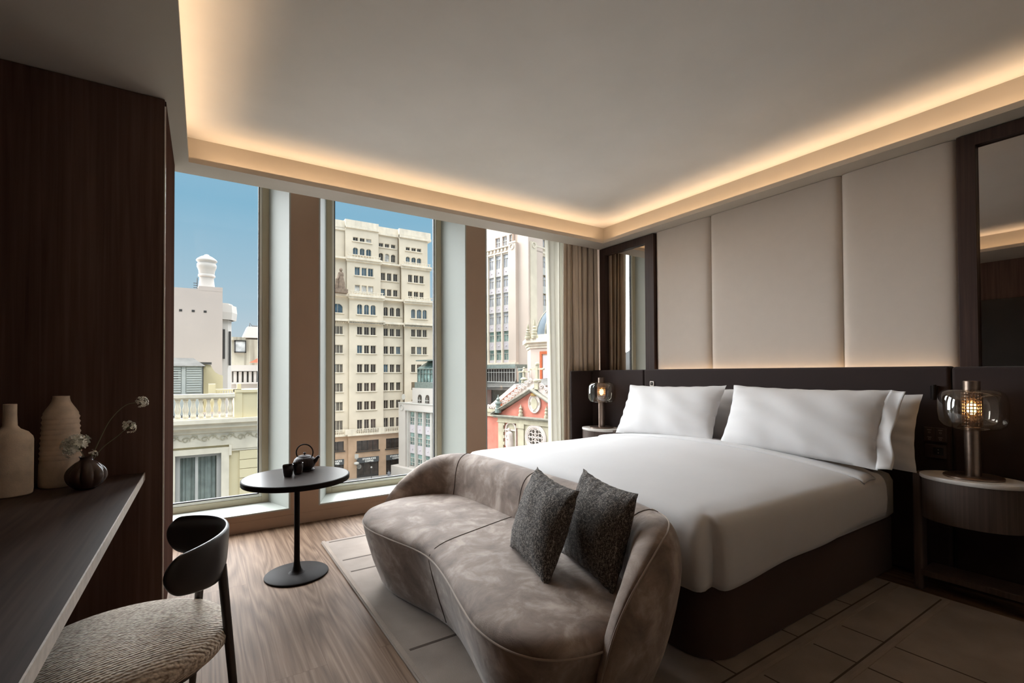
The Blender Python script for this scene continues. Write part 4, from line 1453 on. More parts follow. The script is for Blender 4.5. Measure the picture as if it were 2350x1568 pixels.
# triple windows
def triples(cols, rows, y, arched_rows=()):
    for r0, r1 in rows:
        mats = [PANE() for _ in cols]
        if cols is CC and abs(r0 - 15.45) < 0.01:
            mats = ['pane_pale'] * 3
        if cols is CC and abs(r0 - 18.5) < 0.01:
            mats = ['pane_blue'] * 3
        unit(tw, FI, 'triple_window', cols[0][0], cols[-1][1], r0, r1, y, mats, cols)
    for r0, r1 in arched_rows:
        mats = [PANE() for _ in cols]
        if cols is not CR:
            mats = ['pane_blue'] * len(cols)
        unit(tw, FI, 'arched_windows' if len(cols) > 1 else 'arched_window', cols[0][0], cols[-1][1], r0, r1, y, mats, cols)
triples(CC, rows3, Y3, [(11.5, 13.24)])
triples(CR, rows3, Y3 + 0.9, [(11.6, 13.2)])
triples(CRR, rows3[:3], Y3, [(11.36, 13.05)])
triples(CC, [(18.5, 19.95), (15.45, 16.8)], Y2)
triples(CR, [(18.25, 19.66), (15.45, 16.7)], Y2 + 0.9)
triples(CRR, [(18.22, 19.66), (15.3, 16.56)], Y2)
triples(CC, [(24.82, 25.5)], Y1, [(22.4, 23.67)])
triples(CR, [(24.65, 25.38)], Y1 + 0.9, [(22.0, 23.53)])
triples(CRR, [(24.43, 25.08)], Y1, [(22.05, 23.28)])
triples([(18.3, 18.85), (18.9, 19.4), (19.45, 19.95)], rows3, Y3 + 0.5)
triples(CL, [], Y3 + 0.5, [(11.6, 13.15)])
# shop signs with their lettering
def text_mesh(s, size):
    cu = bpy.data.curves.new('lettering', 'FONT')
    cu.body = s
    cu.size = size
    cu.extrude = 0.02
    cu.offset = 0.012
    cu.align_x = 'CENTER'
    cu.space_character = 1.08
    ob = bpy.data.objects.new('lettering', cu)
    COL.objects.link(ob)
    dg = bpy.context.evaluated_depsgraph_get()
    me = bpy.data.meshes.new_from_object(ob.evaluated_get(dg))
    bpy.data.objects.remove(ob)
    bpy.data.curves.remove(cu)
    return me
ROT = Matrix.Rotation(R(90), 4, 'X')
for (a, c, yy) in ((18.2, 20.06, Y3 + 0.3), (22.1, 25.9, Y3 - 0.1), (27.2, 30.5, Y3 - 0.1)):
    sg = B().box(a, c, yy - 0.08, yy + 0.1, -14.12, -13.2).build('shop_sign', M['sign_dark'], tw)
    cx = (a + c) / 2 + (0.2 if a > 20 else -0.55)
    for s, zz in (('STARBUCKS', -13.62), ('COFFEE', -14.02)):
        me = text_mesh(s, 0.40)
        me.transform(ROT)
        me.transform(Matrix.Translation((cx, yy - 0.10, zz)))
        me.transform(wm(sg).inverted())
        me.materials.append(M['sign_white'])
        ob = bpy.data.objects.new('lettering', me)
        COL.objects.link(ob)
        ob.parent = sg
rd = B()
rd.tube([(22.55 + 0.34 * math.cos(2 * PI * k / 24), Y3 + 0.12, -14.75 + 0.34 * math.sin(2 * PI * k / 24)) for k in range(24)], 0.05, 6, True)
rd.tube([(22.55 + 0.16 * math.cos(2 * PI * k / 16), Y3 + 0.12, -14.75 + 0.16 * math.sin(2 * PI * k / 16)) for k in range(16)], 0.05, 6, True)
rd.build('round_emblem', M['ext_frame'], tw)
hs = B()
hs.box(21.55, 22.15, Y3 - 1.0, Y3 - 0.85, -13.1, -12.4)
hs.box(21.75, 22.0, Y3 - 0.9, Y3 - 0.1, -13.3, -13.1)
hs.sphere((21.9, Y3 - 0.7, -14.0), 0.45, 14, 8, 0.6)
hs.build('hanging_sign', M['ext_frame'], tw)
# carved figure on the corner
stt = B()
for prof, c in (([(0.75, 0.0), (0.70, 0.1), (0.62, 1.0), (0.5, 1.7), (0.42, 2.1), (0.46, 2.5), (0.40, 2.85), (0.17, 3.0), (0.13, 3.1)], (19.4, Y3 - 0.4, 15.4)),):
    stt.lathe(prof, c, 18, 1.0, 0.7, fn=lambda a, z: 1 + 0.08 * math.cos(a * 7 + z * 2))
stt.sphere((19.38, Y3 - 0.45, 18.72), 0.27, 12, 8, 1.25)
stt.tube([(19.1, Y3 - 0.4, 17.9), (18.85, Y3 - 0.7, 17.3), (18.65, Y3 - 0.9, 16.95)], [0.2, 0.16, 0.12], 8)
stt.tube([(18.6, Y3 - 0.9, 17.1), (18.7, Y3 - 0.6, 15.5)], [0.16, 0.3], 8)
stt.box(18.3, 20.4, Y3 - 1.1, Y3 + 0.4, 14.8, 15.42)
tag(stt.build('stone_statue', M['statue_dark']), 'dark stone statue of a draped figure standing on the cream tower', 'statue')

# person and street lamp in the square
def person(x, y, z, label):
    t = thing('person', label, 'person', (x, y, z))
    me = bpy.data.meshes.new('body')
    J = [(0, 0, 0.92), (0, 0, 1.15), (0, 0, 1.40), (0, 0, 1.50), (0, -0.01, 1.64), (0.09, 0, 0.88), (0.10, -0.08, 0.48), (0.10, -0.02, 0.06), (0.10, -0.14, 0.03),
         (-0.09, 0, 0.88), (-0.10, 0.08, 0.48), (-0.10, 0.16, 0.08), (-0.10, 0.05, 0.04), (0.19, 0, 1.38), (0.24, 0.03, 1.10), (0.23, -0.06, 0.85), (-0.19, 0, 1.38), (-0.24, -0.03, 1.10), (-0.23, -0.12, 0.87)]
    E = [(0, 1), (1, 2), (2, 3), (3, 4), (0, 5), (5, 6), (6, 7), (7, 8), (0, 9), (9, 10), (10, 11), (11, 12), (2, 13), (13, 14), (14, 15), (2, 16), (16, 17), (17, 18)]
    rr = [0.14, 0.125, 0.15, 0.06, 0.095, 0.09, 0.06, 0.045, 0.035, 0.09, 0.06, 0.045, 0.035, 0.06, 0.045, 0.035, 0.06, 0.045, 0.035]
    me.from_pydata(J, E, [])
    o = bpy.data.objects.new('body', me)
    COL.objects.link(o)
    o.parent = t
    o.modifiers.new('skin', 'SKIN')
    o.modifiers.new('sub', 'SUBSURF').levels = 1
    for i, r_ in enumerate(rr):
        me.skin_vertices[0].data[i].radius = (r_, r_)
    me.skin_vertices[0].data[0].use_root = True
    me.materials.append(M['jacket'])
    B().sphere((x, y + 0.015, z + 1.69), 0.10, 12, 8, 1.0).build('hair', M['hair'], t, smooth=True)
    return t
person(26.08, 78.0, GZ + 0.35, 'tiny pedestrian in a grey jacket crossing the square below')
struct(B().box(15, 40, 76.5, 84, GZ, GZ + 0.35).build('pavement', M['asphalt']))
lp = thing('street_lamp', 'thin dark street lamp standing in front of the coffee shop', 'street lamp', (23.9, 80.5, GZ + 0.35))
B().tube([(23.9, 80.5, GZ + 0.35), (23.9, 80.5, GZ + 2.25)], 0.05, 8).build('post', M['ext_dark'], lp)
B().sphere((23.9, 80.5, GZ + 2.4), 0.16, 12, 8).build('globe', M['ext_frame'], lp)

# ---- facades turned toward the square (shared frame: x along the facade, y into the building)
def frame_at(px, py):
    ang = math.atan2(-0.9728, 0.2317)
    return Matrix.Translation((px, py, 0)) @ Matrix.Rotation(ang, 4, 'Z')
ANG = math.atan2(-0.9728, 0.2317)

# white annex with tall windows
FC = frame_at(29.028, 74.276)
an = thing('white_building', 'white low building with tall windows and a green rooftop glasshouse', 'building', tuple(FC @ Vector((0, 3, GZ))), ANG)
cols = [(-1.7, -0.25), (0.42, 1.88), (2.58, 3.98), (4.75, 6.2), (6.95, 8.4)]
rws = [(-7.3, -5.2), (-10.6, -8.6), (-14.0, -12.0)]
ab = B(FC)
opening_wall(ab, -2.5, 10, -14.4, -4.85, cols, [(-14.2, -5.1)], 0.25, 0.4)
ab.box(-4.5, -2.5, 0, 3, -14.4, -3.7)
ab.box(-2.5, 10, 0.0, 0.7, -4.85, -3.75)
ab.box(-2.5, 10, 0.7, 8, -14.4, -3.8)
ab.box(-1.75, 10, 0.9, 8, -3.8, -1.2)
ab.box(-5.6, 10, -0.8, 3, GZ, -14.4)
ab.build('white_wall', M['white_render'], an)
tr = B(FC)
tr.box(-2.4, 10, -0.1, 0.3, -4.95, -4.75)
tr.box(-4.6, 10, -0.08, 0.4, -3.82, -3.66)
for k in range(7):
    a = -2.15 + k * 2.17
    tr.box(a, a + 0.28, 0.12, 0.3, -14.4, -5.0)
tr.tube([(-3.5 + 0.5 * math.cos(2 * PI * k / 20), -0.05, -4.5 + 0.5 * math.sin(2 * PI * k / 20)) for k in range(20)], 0.07, 6, True)
tr.build('trim_bands', M['ext_frame'], an)
for a, c in cols:
    for r0, r1 in rws:
        f = B(FC)
        f.box(a, a + 0.08, 0.4, 0.52, r0, r1)
        f.box(c - 0.08, c, 0.4, 0.52, r0, r1)
        f.box((a + c) / 2 - 0.05, (a + c) / 2 + 0.05, 0.4, 0.52, r0, r0 + 1.2)
        f.box(a, c, 0.4, 0.52, r0 + 1.2, r0 + 1.3)
        f.box(a, c, 0.4, 0.52, r0 + 0.45, r0 + 0.52)
        fo_ = f.build('tall_window', M['ext_frame'], an)
        B(FC).box(a, c, 0.52, 0.56, r0, r1).build('pane', M['pane_green'], fo_)
    sp_ = B(FC)
    for z0, z1 in ((-8.6, -7.3), (-12.0, -10.6)):
        sp_.box(a, c, 0.38, 0.52, z0, z1)
        sp_.sphere(((a + c) / 2, 0.36, (z0 + z1) / 2), 0.12, 8, 6)
    sp_.build('spandrel', M['tower_panel'], an)
for a, c in ((0.0, 0.88), (2.08, 2.95), (4.15, 5.0)):
    f = B(FC)
    f.box(a, c, 0.8, 0.9, -3.6, -2.7)
    cx, r_ = (a + c) / 2, (c - a) / 2
    f.wallprism([(a, -2.7)] + [(cx - r_ * math.cos(PI * k / 10), -2.7 + r_ * math.sin(PI * k / 10)) for k in range(11)] + [(c, -2.7)], 0.8, 0.9)
    w_ = f.build('arched_window', M['pane_dark'], an)
    q = B(FC)
    q.box(a - 0.1, a, 0.72, 0.9, -3.6, -2.7)
    q.box(cx - 0.04, cx + 0.04, 0.74, 0.85, -3.6, -2.7)
    q.box(a, c, 0.74, 0.85, -3.25, -3.15)
    q.build('glazing_bars', M['ext_frame'], w_)
gh = B(FC)
for k in range(11):
    x = -0.78 + k * 0.85
    gh.box(x, x + 0.09, 1.2, 1.3, -0.25, 2.0)
gh.box(-0.8, 8, 1.18, 1.3, 1.9, 2.05)
gh.box(-0.8, 8, 1.18, 1.3, 1.2, 1.28)
gh.box(-1.25, 8, 1.0, 7, -1.2, -0.25)
gh.box(-0.9, 8, 1.0, 6, 3.25, 3.45)
gh.build('glasshouse_frame', M['green_metal'], an)
B(FC).box(-0.75, 8, 1.35, 1.4, -0.2, 2.0).build('glasshouse_pane', M['pane_green'], an)
B(FC).add([(-0.8, 1.2, 2.05), (8, 1.2, 2.05), (8, 3.5, 3.3), (-0.8, 3.5, 3.3), (-0.8, 1.2, 1.95), (8, 1.2, 1.95), (8, 3.5, 3.2), (-0.8, 3.5, 3.2)], [(0, 1, 2, 3), (7, 6, 5, 4), (0, 4, 5, 1), (3, 2, 6, 7), (0, 3, 7, 4), (1, 5, 6, 2)]).build('glasshouse_roof', M['pane_green'], an)
ds = thing('satellite_dish', 'white satellite dish on the corner of the low white building', 'antenna', tuple(FC @ Vector((-3.7, 0.6, -3.66))), ANG)
B(FC).tube([(-3.7, 0.6, -3.66), (-3.7, 0.6, -3.0)], 0.06, 8).build('mast', M['ext_dark'], ds)
B(FC).loft([[(-3.7 + r_ * math.cos(2 * PI * k / 24), yy_, -2.75 + r_ * math.sin(2 * PI * k / 24)) for k in range(24)] for r_, yy_ in ((0.5, 0.42), (0.5, 0.46), (0.38, 0.56), (0.15, 0.62))]).build('dish', M['ext_frame'], ds, smooth=True)

# pink corner tower
FD = frame_at(50.474, 74.257)
dt = thing('corner_tower', 'pale pink corner tower with pilasters behind the church', 'building', tuple(FD @ Vector((0, 6, GZ))), ANG)
cD = [(-9.28, -7.87), (-7.34, -5.86), (-5.22, -3.8), (-13, -11.5), (-11.2, -9.8)]
rD = [(22.0, 24.55), (18.2, 20.4), (14.6, 17.0), (10.95, 13.2), (7.45, 9.45), (3.8, 5.75), (0.4, 2.4)]
b = B(FD)
opening_wall(b, -15, -3.45, -6, 26.1, cD, [(0.2, 24.6)], 0.3, 0.4)
opening_wall(b, -15, -3.3, 26.1, 33, [(-8.08, -6.75), (-6.08, -4.86), (-4.14, -2.74 - 0.6)], [(26.2, 28.45)], 1.0, 0.5)
b.box(-3.45, -1.55, 0, 4, -6, 26.4)
b.box(-1.55, 1.1, 0.7, 5, -6, 33)
b.box(-15, -1.55, 0.75, 12, -6, 25.9)
b.box(-15, -1.5, 1.6, 12, 25.9, 33)
b.build('stone_wall', M['tower_pink'], dt)
# right-hand return face (runs into depth)
FE = FD @ Matrix.Rotation(R(90), 4, 'Z')
b = B(FE)
cE = [(3.35, 4.5), (5.08, 6.28), (6.85, 7.95)]
opening_wall(b, 2.9, 9, -6, 25.6, cE, [(8.0, 24.15)], -0.9, 0.4)
b.box(1.15, 2.95, -1.3, 3, -6, 26.2)
opening_wall(b, 1.5, 9, 25.6, 33, [(1.86, 2.76), (3.7, 4.6), (5.35, 6.27)], [(25.9, 27.5)], -0.7, 0.5)
b.box(2.9, 9, -0.4, 2, -6, 26)
b.box(1.5, 9, -0.2, 2, 26, 33)
b.build('side_wall', M['cream'], dt)
for a, c in cD:
    for r0, r1 in rD:
        f = B(FD)
        f.box(a, a + 0.09, 0.45, 0.58, r0, r1)
        f.box(c - 0.09, c, 0.45, 0.58, r0, r1)
        f.box((a + c) / 2 - 0.05, (a + c) / 2 + 0.05, 0.47, 0.58, r0, r1 - 0.7)
        f.box(a, c, 0.45, 0.58, r1 - 0.75, r1 - 0.65)
        f.box(a, c, 0.42, 0.58, r0 - 0.1, r0 + 0.02)
        f.box(a, c, 0.3, 0.58, r1, r1 + 0.1)
        w_ = f.build('window', M['ext_frame'], dt)
        B(FD).box(a, c, 0.58, 0.62, r0, r1).build('pane', M['pane_green' if r0 < 9 else 'pane_lilac'], w_)
    s_ = B(FD)
    for k in range(len(rD) - 1):
        s_.box(a, c, 0.42, 0.6, rD[k + 1][1] + 0.1, rD[k][0] - 0.1)
        s_.sphere(((a + c) / 2, 0.42, (rD[k + 1][1] + rD[k][0]) / 2), 0.16, 8, 6)
    s_.build('spandrel', M['tower_panel'], dt)
for a, c in ((-8.08, -6.75), (-6.08, -4.86), (-4.14, -3.34)):
    f = B(FD)
    f.box((a + c) / 2 - 0.06, (a + c) / 2 + 0.06, 1.2, 1.4, 26.2, 28.45)
    f.box(a, c, 1.2, 1.4, 27.5, 27.6)
    w_ = f.build('window', M['ext_frame'], dt)
    B(FD).box(a, c, 1.4, 1.45, 26.2, 28.45).build('pane', M['pane_lilac'], w_)
for a, c in cE:
    for r0, r1 in ((21.85, 24.1), (18.2, 20.05), (14.4, 16.5), (10.6, 12.8)):
        f = B(FE)
        f.box((a + c) / 2 - 0.05, (a + c) / 2 + 0.05, -0.75, -0.6, r0, r1)
        f.box(a, c, -0.75, -0.6, r0 + 1.3, r0 + 1.4)
        f.box(a, c, -0.85, -0.6, r0 - 1.4, r0)
        w_ = f.build('window', M['ext_frame'], dt)
        B(FE).box(a, c, -0.6, -0.55, r0, r1).build('pane', M['pane_lilac'], w_)
for a, c in ((1.86, 2.76), (3.7, 4.6), (5.35, 6.27)):
    f = B(FE)
    f.box((a + c) / 2 - 0.05, (a + c) / 2 + 0.05, -0.5, -0.4, 25.9, 27.5)
    w_ = f.build('window', M['ext_frame'], dt)
    B(FE).box(a, c, -0.4, -0.35, 25.9, 27.5).build('pane', M['pane_lilac'], w_)
t_ = B(FD)
t_.box(-15, -3.45, 0.1, 0.7, 24.85, 25.1)
t_.box(-15, -3.45, 0.0, 0.9, 25.9, 26.15)
for k in range(11):
    t_.box(-14.6 + k, -14.2 + k, 0.1, 0.6, 25.25, 25.8)
for k in range(4):
    x = -9.35 + 2.0 * k
    t_.box(x - 0.28, x + 0.02, 0.12, 0.5, 0, 24.9)
t_.tube([(-2.5 + 0.5 * math.cos(2 * PI * k / 20), -0.06, 25.6 + 0.5 * math.sin(2 * PI * k / 20)) for k in range(20)], 0.08, 6, True)
t_.box(-3.5, -1.5, -0.1, 0.3, 26.3, 26.6)
t_.box(-15, -1.5, -0.3, 1, 2.9, 3.25)
t_.build('trim_bands', M['cream_trim'], dt)
u_ = B(FE)
u_.tube([(2.05 + 0.45 * math.cos(2 * PI * k / 20), -1.36, 25.6 + 0.5 * math.sin(2 * PI * k / 20)) for k in range(20)], 0.08, 6, True)
u_.box(2.95, 9, -1.1, -0.8, 24.6, 24.85)
u_.box(2.95, 9, -1.15, -0.8, 25.5, 25.75)
u_.build('side_bands', M['cream_trim'], dt)

# veranda house between church and tower
FV = frame_at(39.409, 63.849)
vr = thing('veranda_house', 'grey-green glazed rooftop veranda behind the church gable', 'building', tuple(FV @ Vector((0, 3, GZ))), ANG)
v_ = B(FV)
v_.box(-5.5, 3.1, 0.5, 2.5, GZ, -0.2)
v_.box(-8, 3.3, -0.25, 2.5, 1.95, 2.55)
v_.build('veranda_body', M['green_metal'], vr)
v_ = B(FV)
for k in range(14):
    x = -4.6 + k * 0.58
    v_.box(x, x + 0.06, 0.0, 0.08, -0.2, 1.95)
v_.box(-8, 3.1, 0.0, 0.08, 1.3, 1.36)
v_.box(-8, 3.1, 0.0, 0.08, 1.85, 1.95)
v_.box(-8, 3.1, -0.1, 0.2, -0.28, -0.12)
v_.tube([(3.3, -0.1, 2.3), (3.3, -0.1, 0.3), (3.1, -0.1, -0.1)], 0.07, 6)
v_.build('glazing_bars', M['ext_frame'], vr)
B(FV).box(-8, 3.0, 0.3, 0.4, -0.2, 1.95).build('glass_wall', M['pane_dark'], vr)
rv_ = B(FV)
rv_.add([(-8, -1.5, -1.1), (6, -1.5, -0.9), (6, 0.4, -0.1), (-8, 0.4, -0.2)], [(0, 1, 2, 3)])
rv_.box(-8, 6, -1.5, 0.6, -1.4, -1.05)
rv_.build('lower_roof', M['roof_grey'], vr)
cm = B(FV)
cm.lathe([(0.38, -0.6), (0.38, 1.2), (0.3, 1.25), (0.3, 1.4), (0.5, 1.45), (0.55, 1.85), (0.4, 1.9)], (4.3, 0, 0), 14)
tag(cm.build('roof_chimney', M['green_metal']), 'grey roof chimney pipe between the veranda and the dome', 'chimney')

# domed church crossing
FO = frame_at(43.343, 57.627)
dm = thing('church_dome', 'blue-grey church dome on a pink drum, half hidden by the sheer curtain', 'dome', tuple(FO @ Vector((3.0, 4, GZ))), ANG)
c = Vector((48.7, 57.8, 0))
DR, DZ0 = 5.5, 7.0
B().lathe([(DR * math.cos(PI / 2 * k / 14) + 0.02, DZ0 + DR * math.sin(PI / 2 * k / 14)) for k in range(15)], (c.x, c.y, 0), 48).build('dome_shell', M['dome_grey'], dm, smooth=True)
for k in range(12):
    a = 2 * PI * k / 12 + 0.1
    B().tube([(c.x + (DR + 0.05) * math.cos(PI / 2 * q / 12) * math.cos(a), c.y + (DR + 0.05) * math.cos(PI / 2 * q / 12) * math.sin(a), DZ0 + (DR + 0.05) * math.sin(PI / 2 * q / 12)) for q in range(13)], 0.14, 6).build('dome_rib', M['church_grey'], dm)
TH0 = math.atan2(-57.8, -48.7)
NRM = TH0 - R(35)
def oct_(ap):
    rr = ap / math.cos(PI / 8)
    return [(c.x + rr * math.cos(NRM + PI / 8 + PI / 4 * k), c.y + rr * math.sin(NRM + PI / 8 + PI / 4 * k)) for k in range(8)]
B().prism(oct_(6.7), GZ, 4.9).build('drum', M['tower_pink'], dm)
cr_ = B()
cr_.prism(oct_(6.85), 4.9, 5.3)
cr_.prism(oct_(7.05), 5.3, 5.75)
cr_.prism(oct_(7.45), 5.75, 6.35)
cr_.prism(oct_(6.2), 6.35, 7.0)
cr_.build('drum_cornice', M['cream_trim'], dm)
FP = Matrix.Translation((c.x, c.y, 0)) @ Matrix.Rotation(NRM + R(90), 4, 'Z')
dw = B(FP)
for x in (-0.9, 1.7):
    dw.box(x, x + 0.4, -6.85, -6.6, -1.5, 4.4)
dw.box(-0.5, 1.7, -6.85, -6.6, 4.0, 4.4)
dw.build('drum_panel', M['church_orange'], dm)
dw = B(FP)
dw.box(-0.3, 1.5, -6.8, -6.6, -1.5, 3.7)
dw.build('drum_window', M['tower_panel'], dm)
for k, (qx, qy, z0, hs_) in enumerate(((40.9, 58.5, 6.35, 2.2), (41.3, 57.4, 6.35, 2.75))):
    f = B().lathe([(0.55 * a_, b_ * hs_) for a_, b_ in ((0.9, 0.0), (0.9, 0.14), (0.66, 0.17), (0.78, 0.3), (0.55, 0.33), (0.66, 0.44), (0.34, 0.5), (0.52, 0.6), (0.26, 0.68), (0.4, 0.78), (0.1, 1.0))], (qx, qy, z0), 12)
    tag(f.build('stone_finial', M['church_stone'], smooth=True), ['knobbly stone finial beside the dome, lower of two', 'knobbly stone finial touching the dome, higher of two'][k], 'finial', 'finials by the dome')

# church front
FH = frame_at(33.609, 49.765)
chh = thing('church', 'rose-red church front with a stone pediment, seen through the right window', 'church', tuple(FH @ Vector((0, 3, GZ))), ANG)
cw = B(FH)
GX0, GX1, GA, GZB, GZT = -5.1, 8.7, 1.79, -4.3, -0.85
cw.wallprism([(GX0 + 0.7, GZB), (GX1 - 0.7, GZB), (GA, GZT - 0.2)], 0.25, 3)
cw.box(-4.05, 7.7, 0.25, 8, GZ, -5.15)
cw.box(-9, -4.1, 0.6, 8, GZ, -4.6)
cw.build('red_wall', M['church_red'], chh)
ped = B(FH)
def rake(x0, z0, x1, z1, th, y0, y1, up=0.0):
    d = Vector((x1 - x0, z1 - z0)).normalized()
    n = Vector((-d.y, d.x))
    if n.y < 0:
        n = -n
    ped.wallprism([(x0, z0), (x1, z1), (x1 + n.x * th * 0, z1 + th / abs(n.y)), (x0, z0 + th / abs(n.y))], y0, y1)
rake(GX0 - 0.1, -4.42, GA, -1.03, 0.2, -0.25, 1.0)
rake(GX0 - 0.1, -4.24, GA, -0.85, 0.12, -0.45, 1.0)
rake(GA, -1.03, GX1, -4.42, 0.2, -0.25, 1.0)
rake(GA, -0.85, GX1, -4.24, 0.12, -0.45, 1.0)
ped.box(GX0, GX1, -0.45, 1, -4.42, -4.26)
ped.box(GX0 + 0.3, GX1 - 0.3, -0.25, 1, -4.62, -4.42)
ped.build('pediment_cornice', M['church_grey'], chh)
en = B(FH)
en.box(-4.1, 7.8, -0.05, 1, -5.1, -4.62)
en.box(-4.2, 7.9, -0.12, 1, -5.2, -5.08)
en.box(-4.05, -3.15, -0.02, 1, GZ, -5.15)
for k in range(8):
    if k % 2 == 0:
        en.box(-3.15, -2.95, -0.01, 1, -5.6 - k * 0.42, -5.2 - k * 0.42)
en.box(-0.55, 0.5, -0.05, 1, GZ, -5.1)
en.box(-0.68, 0.62, -0.15, 1, -5.75, -5.15)
en.box(0.6, 5.0, 0.05, 1, GZ, -5.15)
en.box(-9, -4.1, 0.35, 2, -4.6, -4.0)
en.box(-9, -4.1, 0.2, 2, -4.0, -3.62)
en.build('stone_trim', M['church_stone'], chh)
cr = B(FH)
def scroll(x, z, r_, y=0.2, flip=1):
    pts = []
    for k in range(20):
        a = k * 0.55
        q = r_ * (1 - k / 24)
        pts.append((x + flip * q * math.cos(a), y, z + q * math.sin(a)))
    cr.tube(pts, 0.07, 5)
    cr.lathe([(r_ * 0.9, 0.0), (r_ * 0.9, 0.1)], (x, y + 0.2, z), 4)
for k in range(9):
    u = k / 8
    x = -3.4 + (1.3 - -3.4) * u
    z = -2.95 + (0.0 - -2.95) * u + 0.25
    scroll(x, z, 0.36, 0.3, -1)
for k in range(7):
    u = k / 6
    scroll(2.4 + 4.4 * u, 0.0 - 2.9 * u + 0.1, 0.36, 0.3, 1)
cr.wallprism([(-4.3, -3.55), (1.6, 0.25), (1.9, 0.3), (2.2, 0.25), (7.8, -3.5), (7.8, -4.0), (1.8, -0.6), (-4.3, -4.0)], 0.45, 0.75)
for k in range(5):
    scroll(-6.2 + k * 0.5, -3.3, 0.26, 0.3, 1)
cr.box(-8, -4.1, 0.45, 0.7, -3.65, -3.25)
cr.build('scroll_cresting', M['church_white'], chh)
cx_ = B(FH)
cx_.box(2.18, 2.5, 0.35, 0.65, 0.3, 2.15)
cx_.box(1.35, 3.28, 0.38, 0.62, 1.62, 1.82)
for x in (1.3, 3.33):
    cx_.sphere((x, 0.5, 1.72), 0.17, 8, 6)
cx_.sphere((2.33, 0.5, 2.3), 0.27, 10, 8)
cx_.lathe([(0.3, 0.1), (0.52, 0.2), (0.52, 0.35), (0.36, 0.46), (0.2, 0.5)], (2.33, 0.5, 0), 14)
cx_.box(2.02, 2.62, 0.25, 0.85, -0.8, 0.15)
cx_.build('gable_cross', M['church_stone'], chh)
cs = B(FH)
def oval(x, z, rx, rz, y, th):
    cs.tube([(x + rx * math.cos(2 * PI * k / 32), y, z + rz * math.sin(2 * PI * k / 32)) for k in range(32)], th, 6, True)
oval(2.13, -2.55, 0.92, 1.12, 0.15, 0.09)
cs.wallprism([(2.13 + 0.9 * math.cos(2 * PI * k / 28), -2.55 + 1.1 * math.sin(2 * PI * k / 28)) for k in range(28)], 0.16, 0.3)
cs_o = cs.build('crest', M['church_white'], chh)
c2 = B(FH)
c2.wallprism([(2.13 + 0.48 * math.cos(2 * PI * k / 24), -2.55 + 0.72 * math.sin(2 * PI * k / 24)) for k in range(24)], 0.08, 0.18)
for s_ in (-1, 1):
    c2.box(2.13 + s_ * 0.7 - 0.12, 2.13 + s_ * 0.7 + 0.12, 0.1, 0.17, -2.59, -2.52)
    c2.box(2.13 + s_ * 0.7 - 0.03, 2.13 + s_ * 0.7 + 0.03, 0.1, 0.17, -2.75, -2.36)
c2.tube([(2.13 + 0.14 * math.cos(2 * PI * k / 12), 0.12, -3.5 + 0.14 * math.sin(2 * PI * k / 12)) for k in range(12)], 0.04, 5, True)
c2.build('crest_shield', M['church_stone'], cs_o)
c3_ = B(FH)
c3_.lathe([(0.4, -1.62), (0.52, -1.5), (0.55, -1.38), (0.42, -1.28), (0.14, -1.2), (0.06, -1.0)], (2.1, 0.1, 0), 16, 1, 0.5)
c3_.build('crest_crown', M['gold'], cs_o)
ob_ = [('obelisk', 0.0, -0.05, M['church_stone']), ('obelisk', 0.0, 4.15, M['church_stone'])]
for nm, _, s_, mt in ob_:
    q = FH @ Vector((s_, 0.05, 0))
    B().lathe([(0.32, -4.26), (0.32, -3.95), (0.22, -3.9), (0.22, -3.7), (0.28, -3.62), (0.16, -3.4), (0.24, -3.2), (0.12, -3.05), (0.03, -2.75)], (q.x, q.y, 0), 10).build('pinnacle', mt, chh)
q = FH @ Vector((-3.95, -0.1, 0))
B().lathe([(0.45, -4.0), (0.45, -3.45), (0.32, -3.4), (0.36, -3.05), (0.24, -3.0), (0.42, -2.8), (0.4, -2.6), (0.2, -2.5), (0.26, -2.2), (0.12, -2.0), (0.03, -1.6)], (q.x, q.y, 0), 10).build('pinnacle', M['green_metal'], chh)
# niche with a carved figure
nb = B(FH)
nb.tube([(-2.7, 0.1, -8.2)] + [(-2.7, 0.1, -6.1)] + [(-1.83 - 0.87 * math.cos(PI * k / 12), 0.1, -6.0 + 0.85 * math.sin(PI * k / 12)) for k in range(13)] + [(-0.96, 0.1, -8.2)], 0.12, 6)
nb.box(-2.85, -0.85, -0.02, 0.3, -6.18, -6.04)
nb.build('niche_surround', M['church_white'], chh)
nn = B(FH)
nn.wallprism([(-2.7, -9.0), (-2.7, -6.0)] + [(-1.83 - 0.87 * math.cos(PI * k / 12), -6.0 + 0.85 * math.sin(PI * k / 12)) for k in range(13)] + [(-0.96, -9.0)], 0.18, 0.24)
nn.build('niche_back', M['church_stone'], chh)
q = FH @ Vector((-1.9, -0.1, 0))
sv = B()
sv.lathe([(0.52, -9.0), (0.5, -8.4), (0.48, -7.8), (0.45, -7.2), (0.42, -6.8), (0.44, -6.55), (0.3, -6.35), (0.13, -6.25)], (q.x, q.y, 0), 18, fn=lambda a, z: 1 + 0.1 * math.cos(5 * a + 2 * z))
sv.sphere((q.x - 0.05, q.y + 0.1, -6.08), 0.21, 12, 8, 1.2)
sv.tube([(q.x - 0.35, q.y + 0.1, -6.6), (q.x - 0.5, q.y + 0.15, -7.0), (q.x - 0.45, q.y - 0.15, -7.25)], [0.15, 0.13, 0.1], 8)
tag(sv.build('niche_statue', M['church_white'], smooth=True), 'white statue of a robed figure standing in the church niche', 'statue')
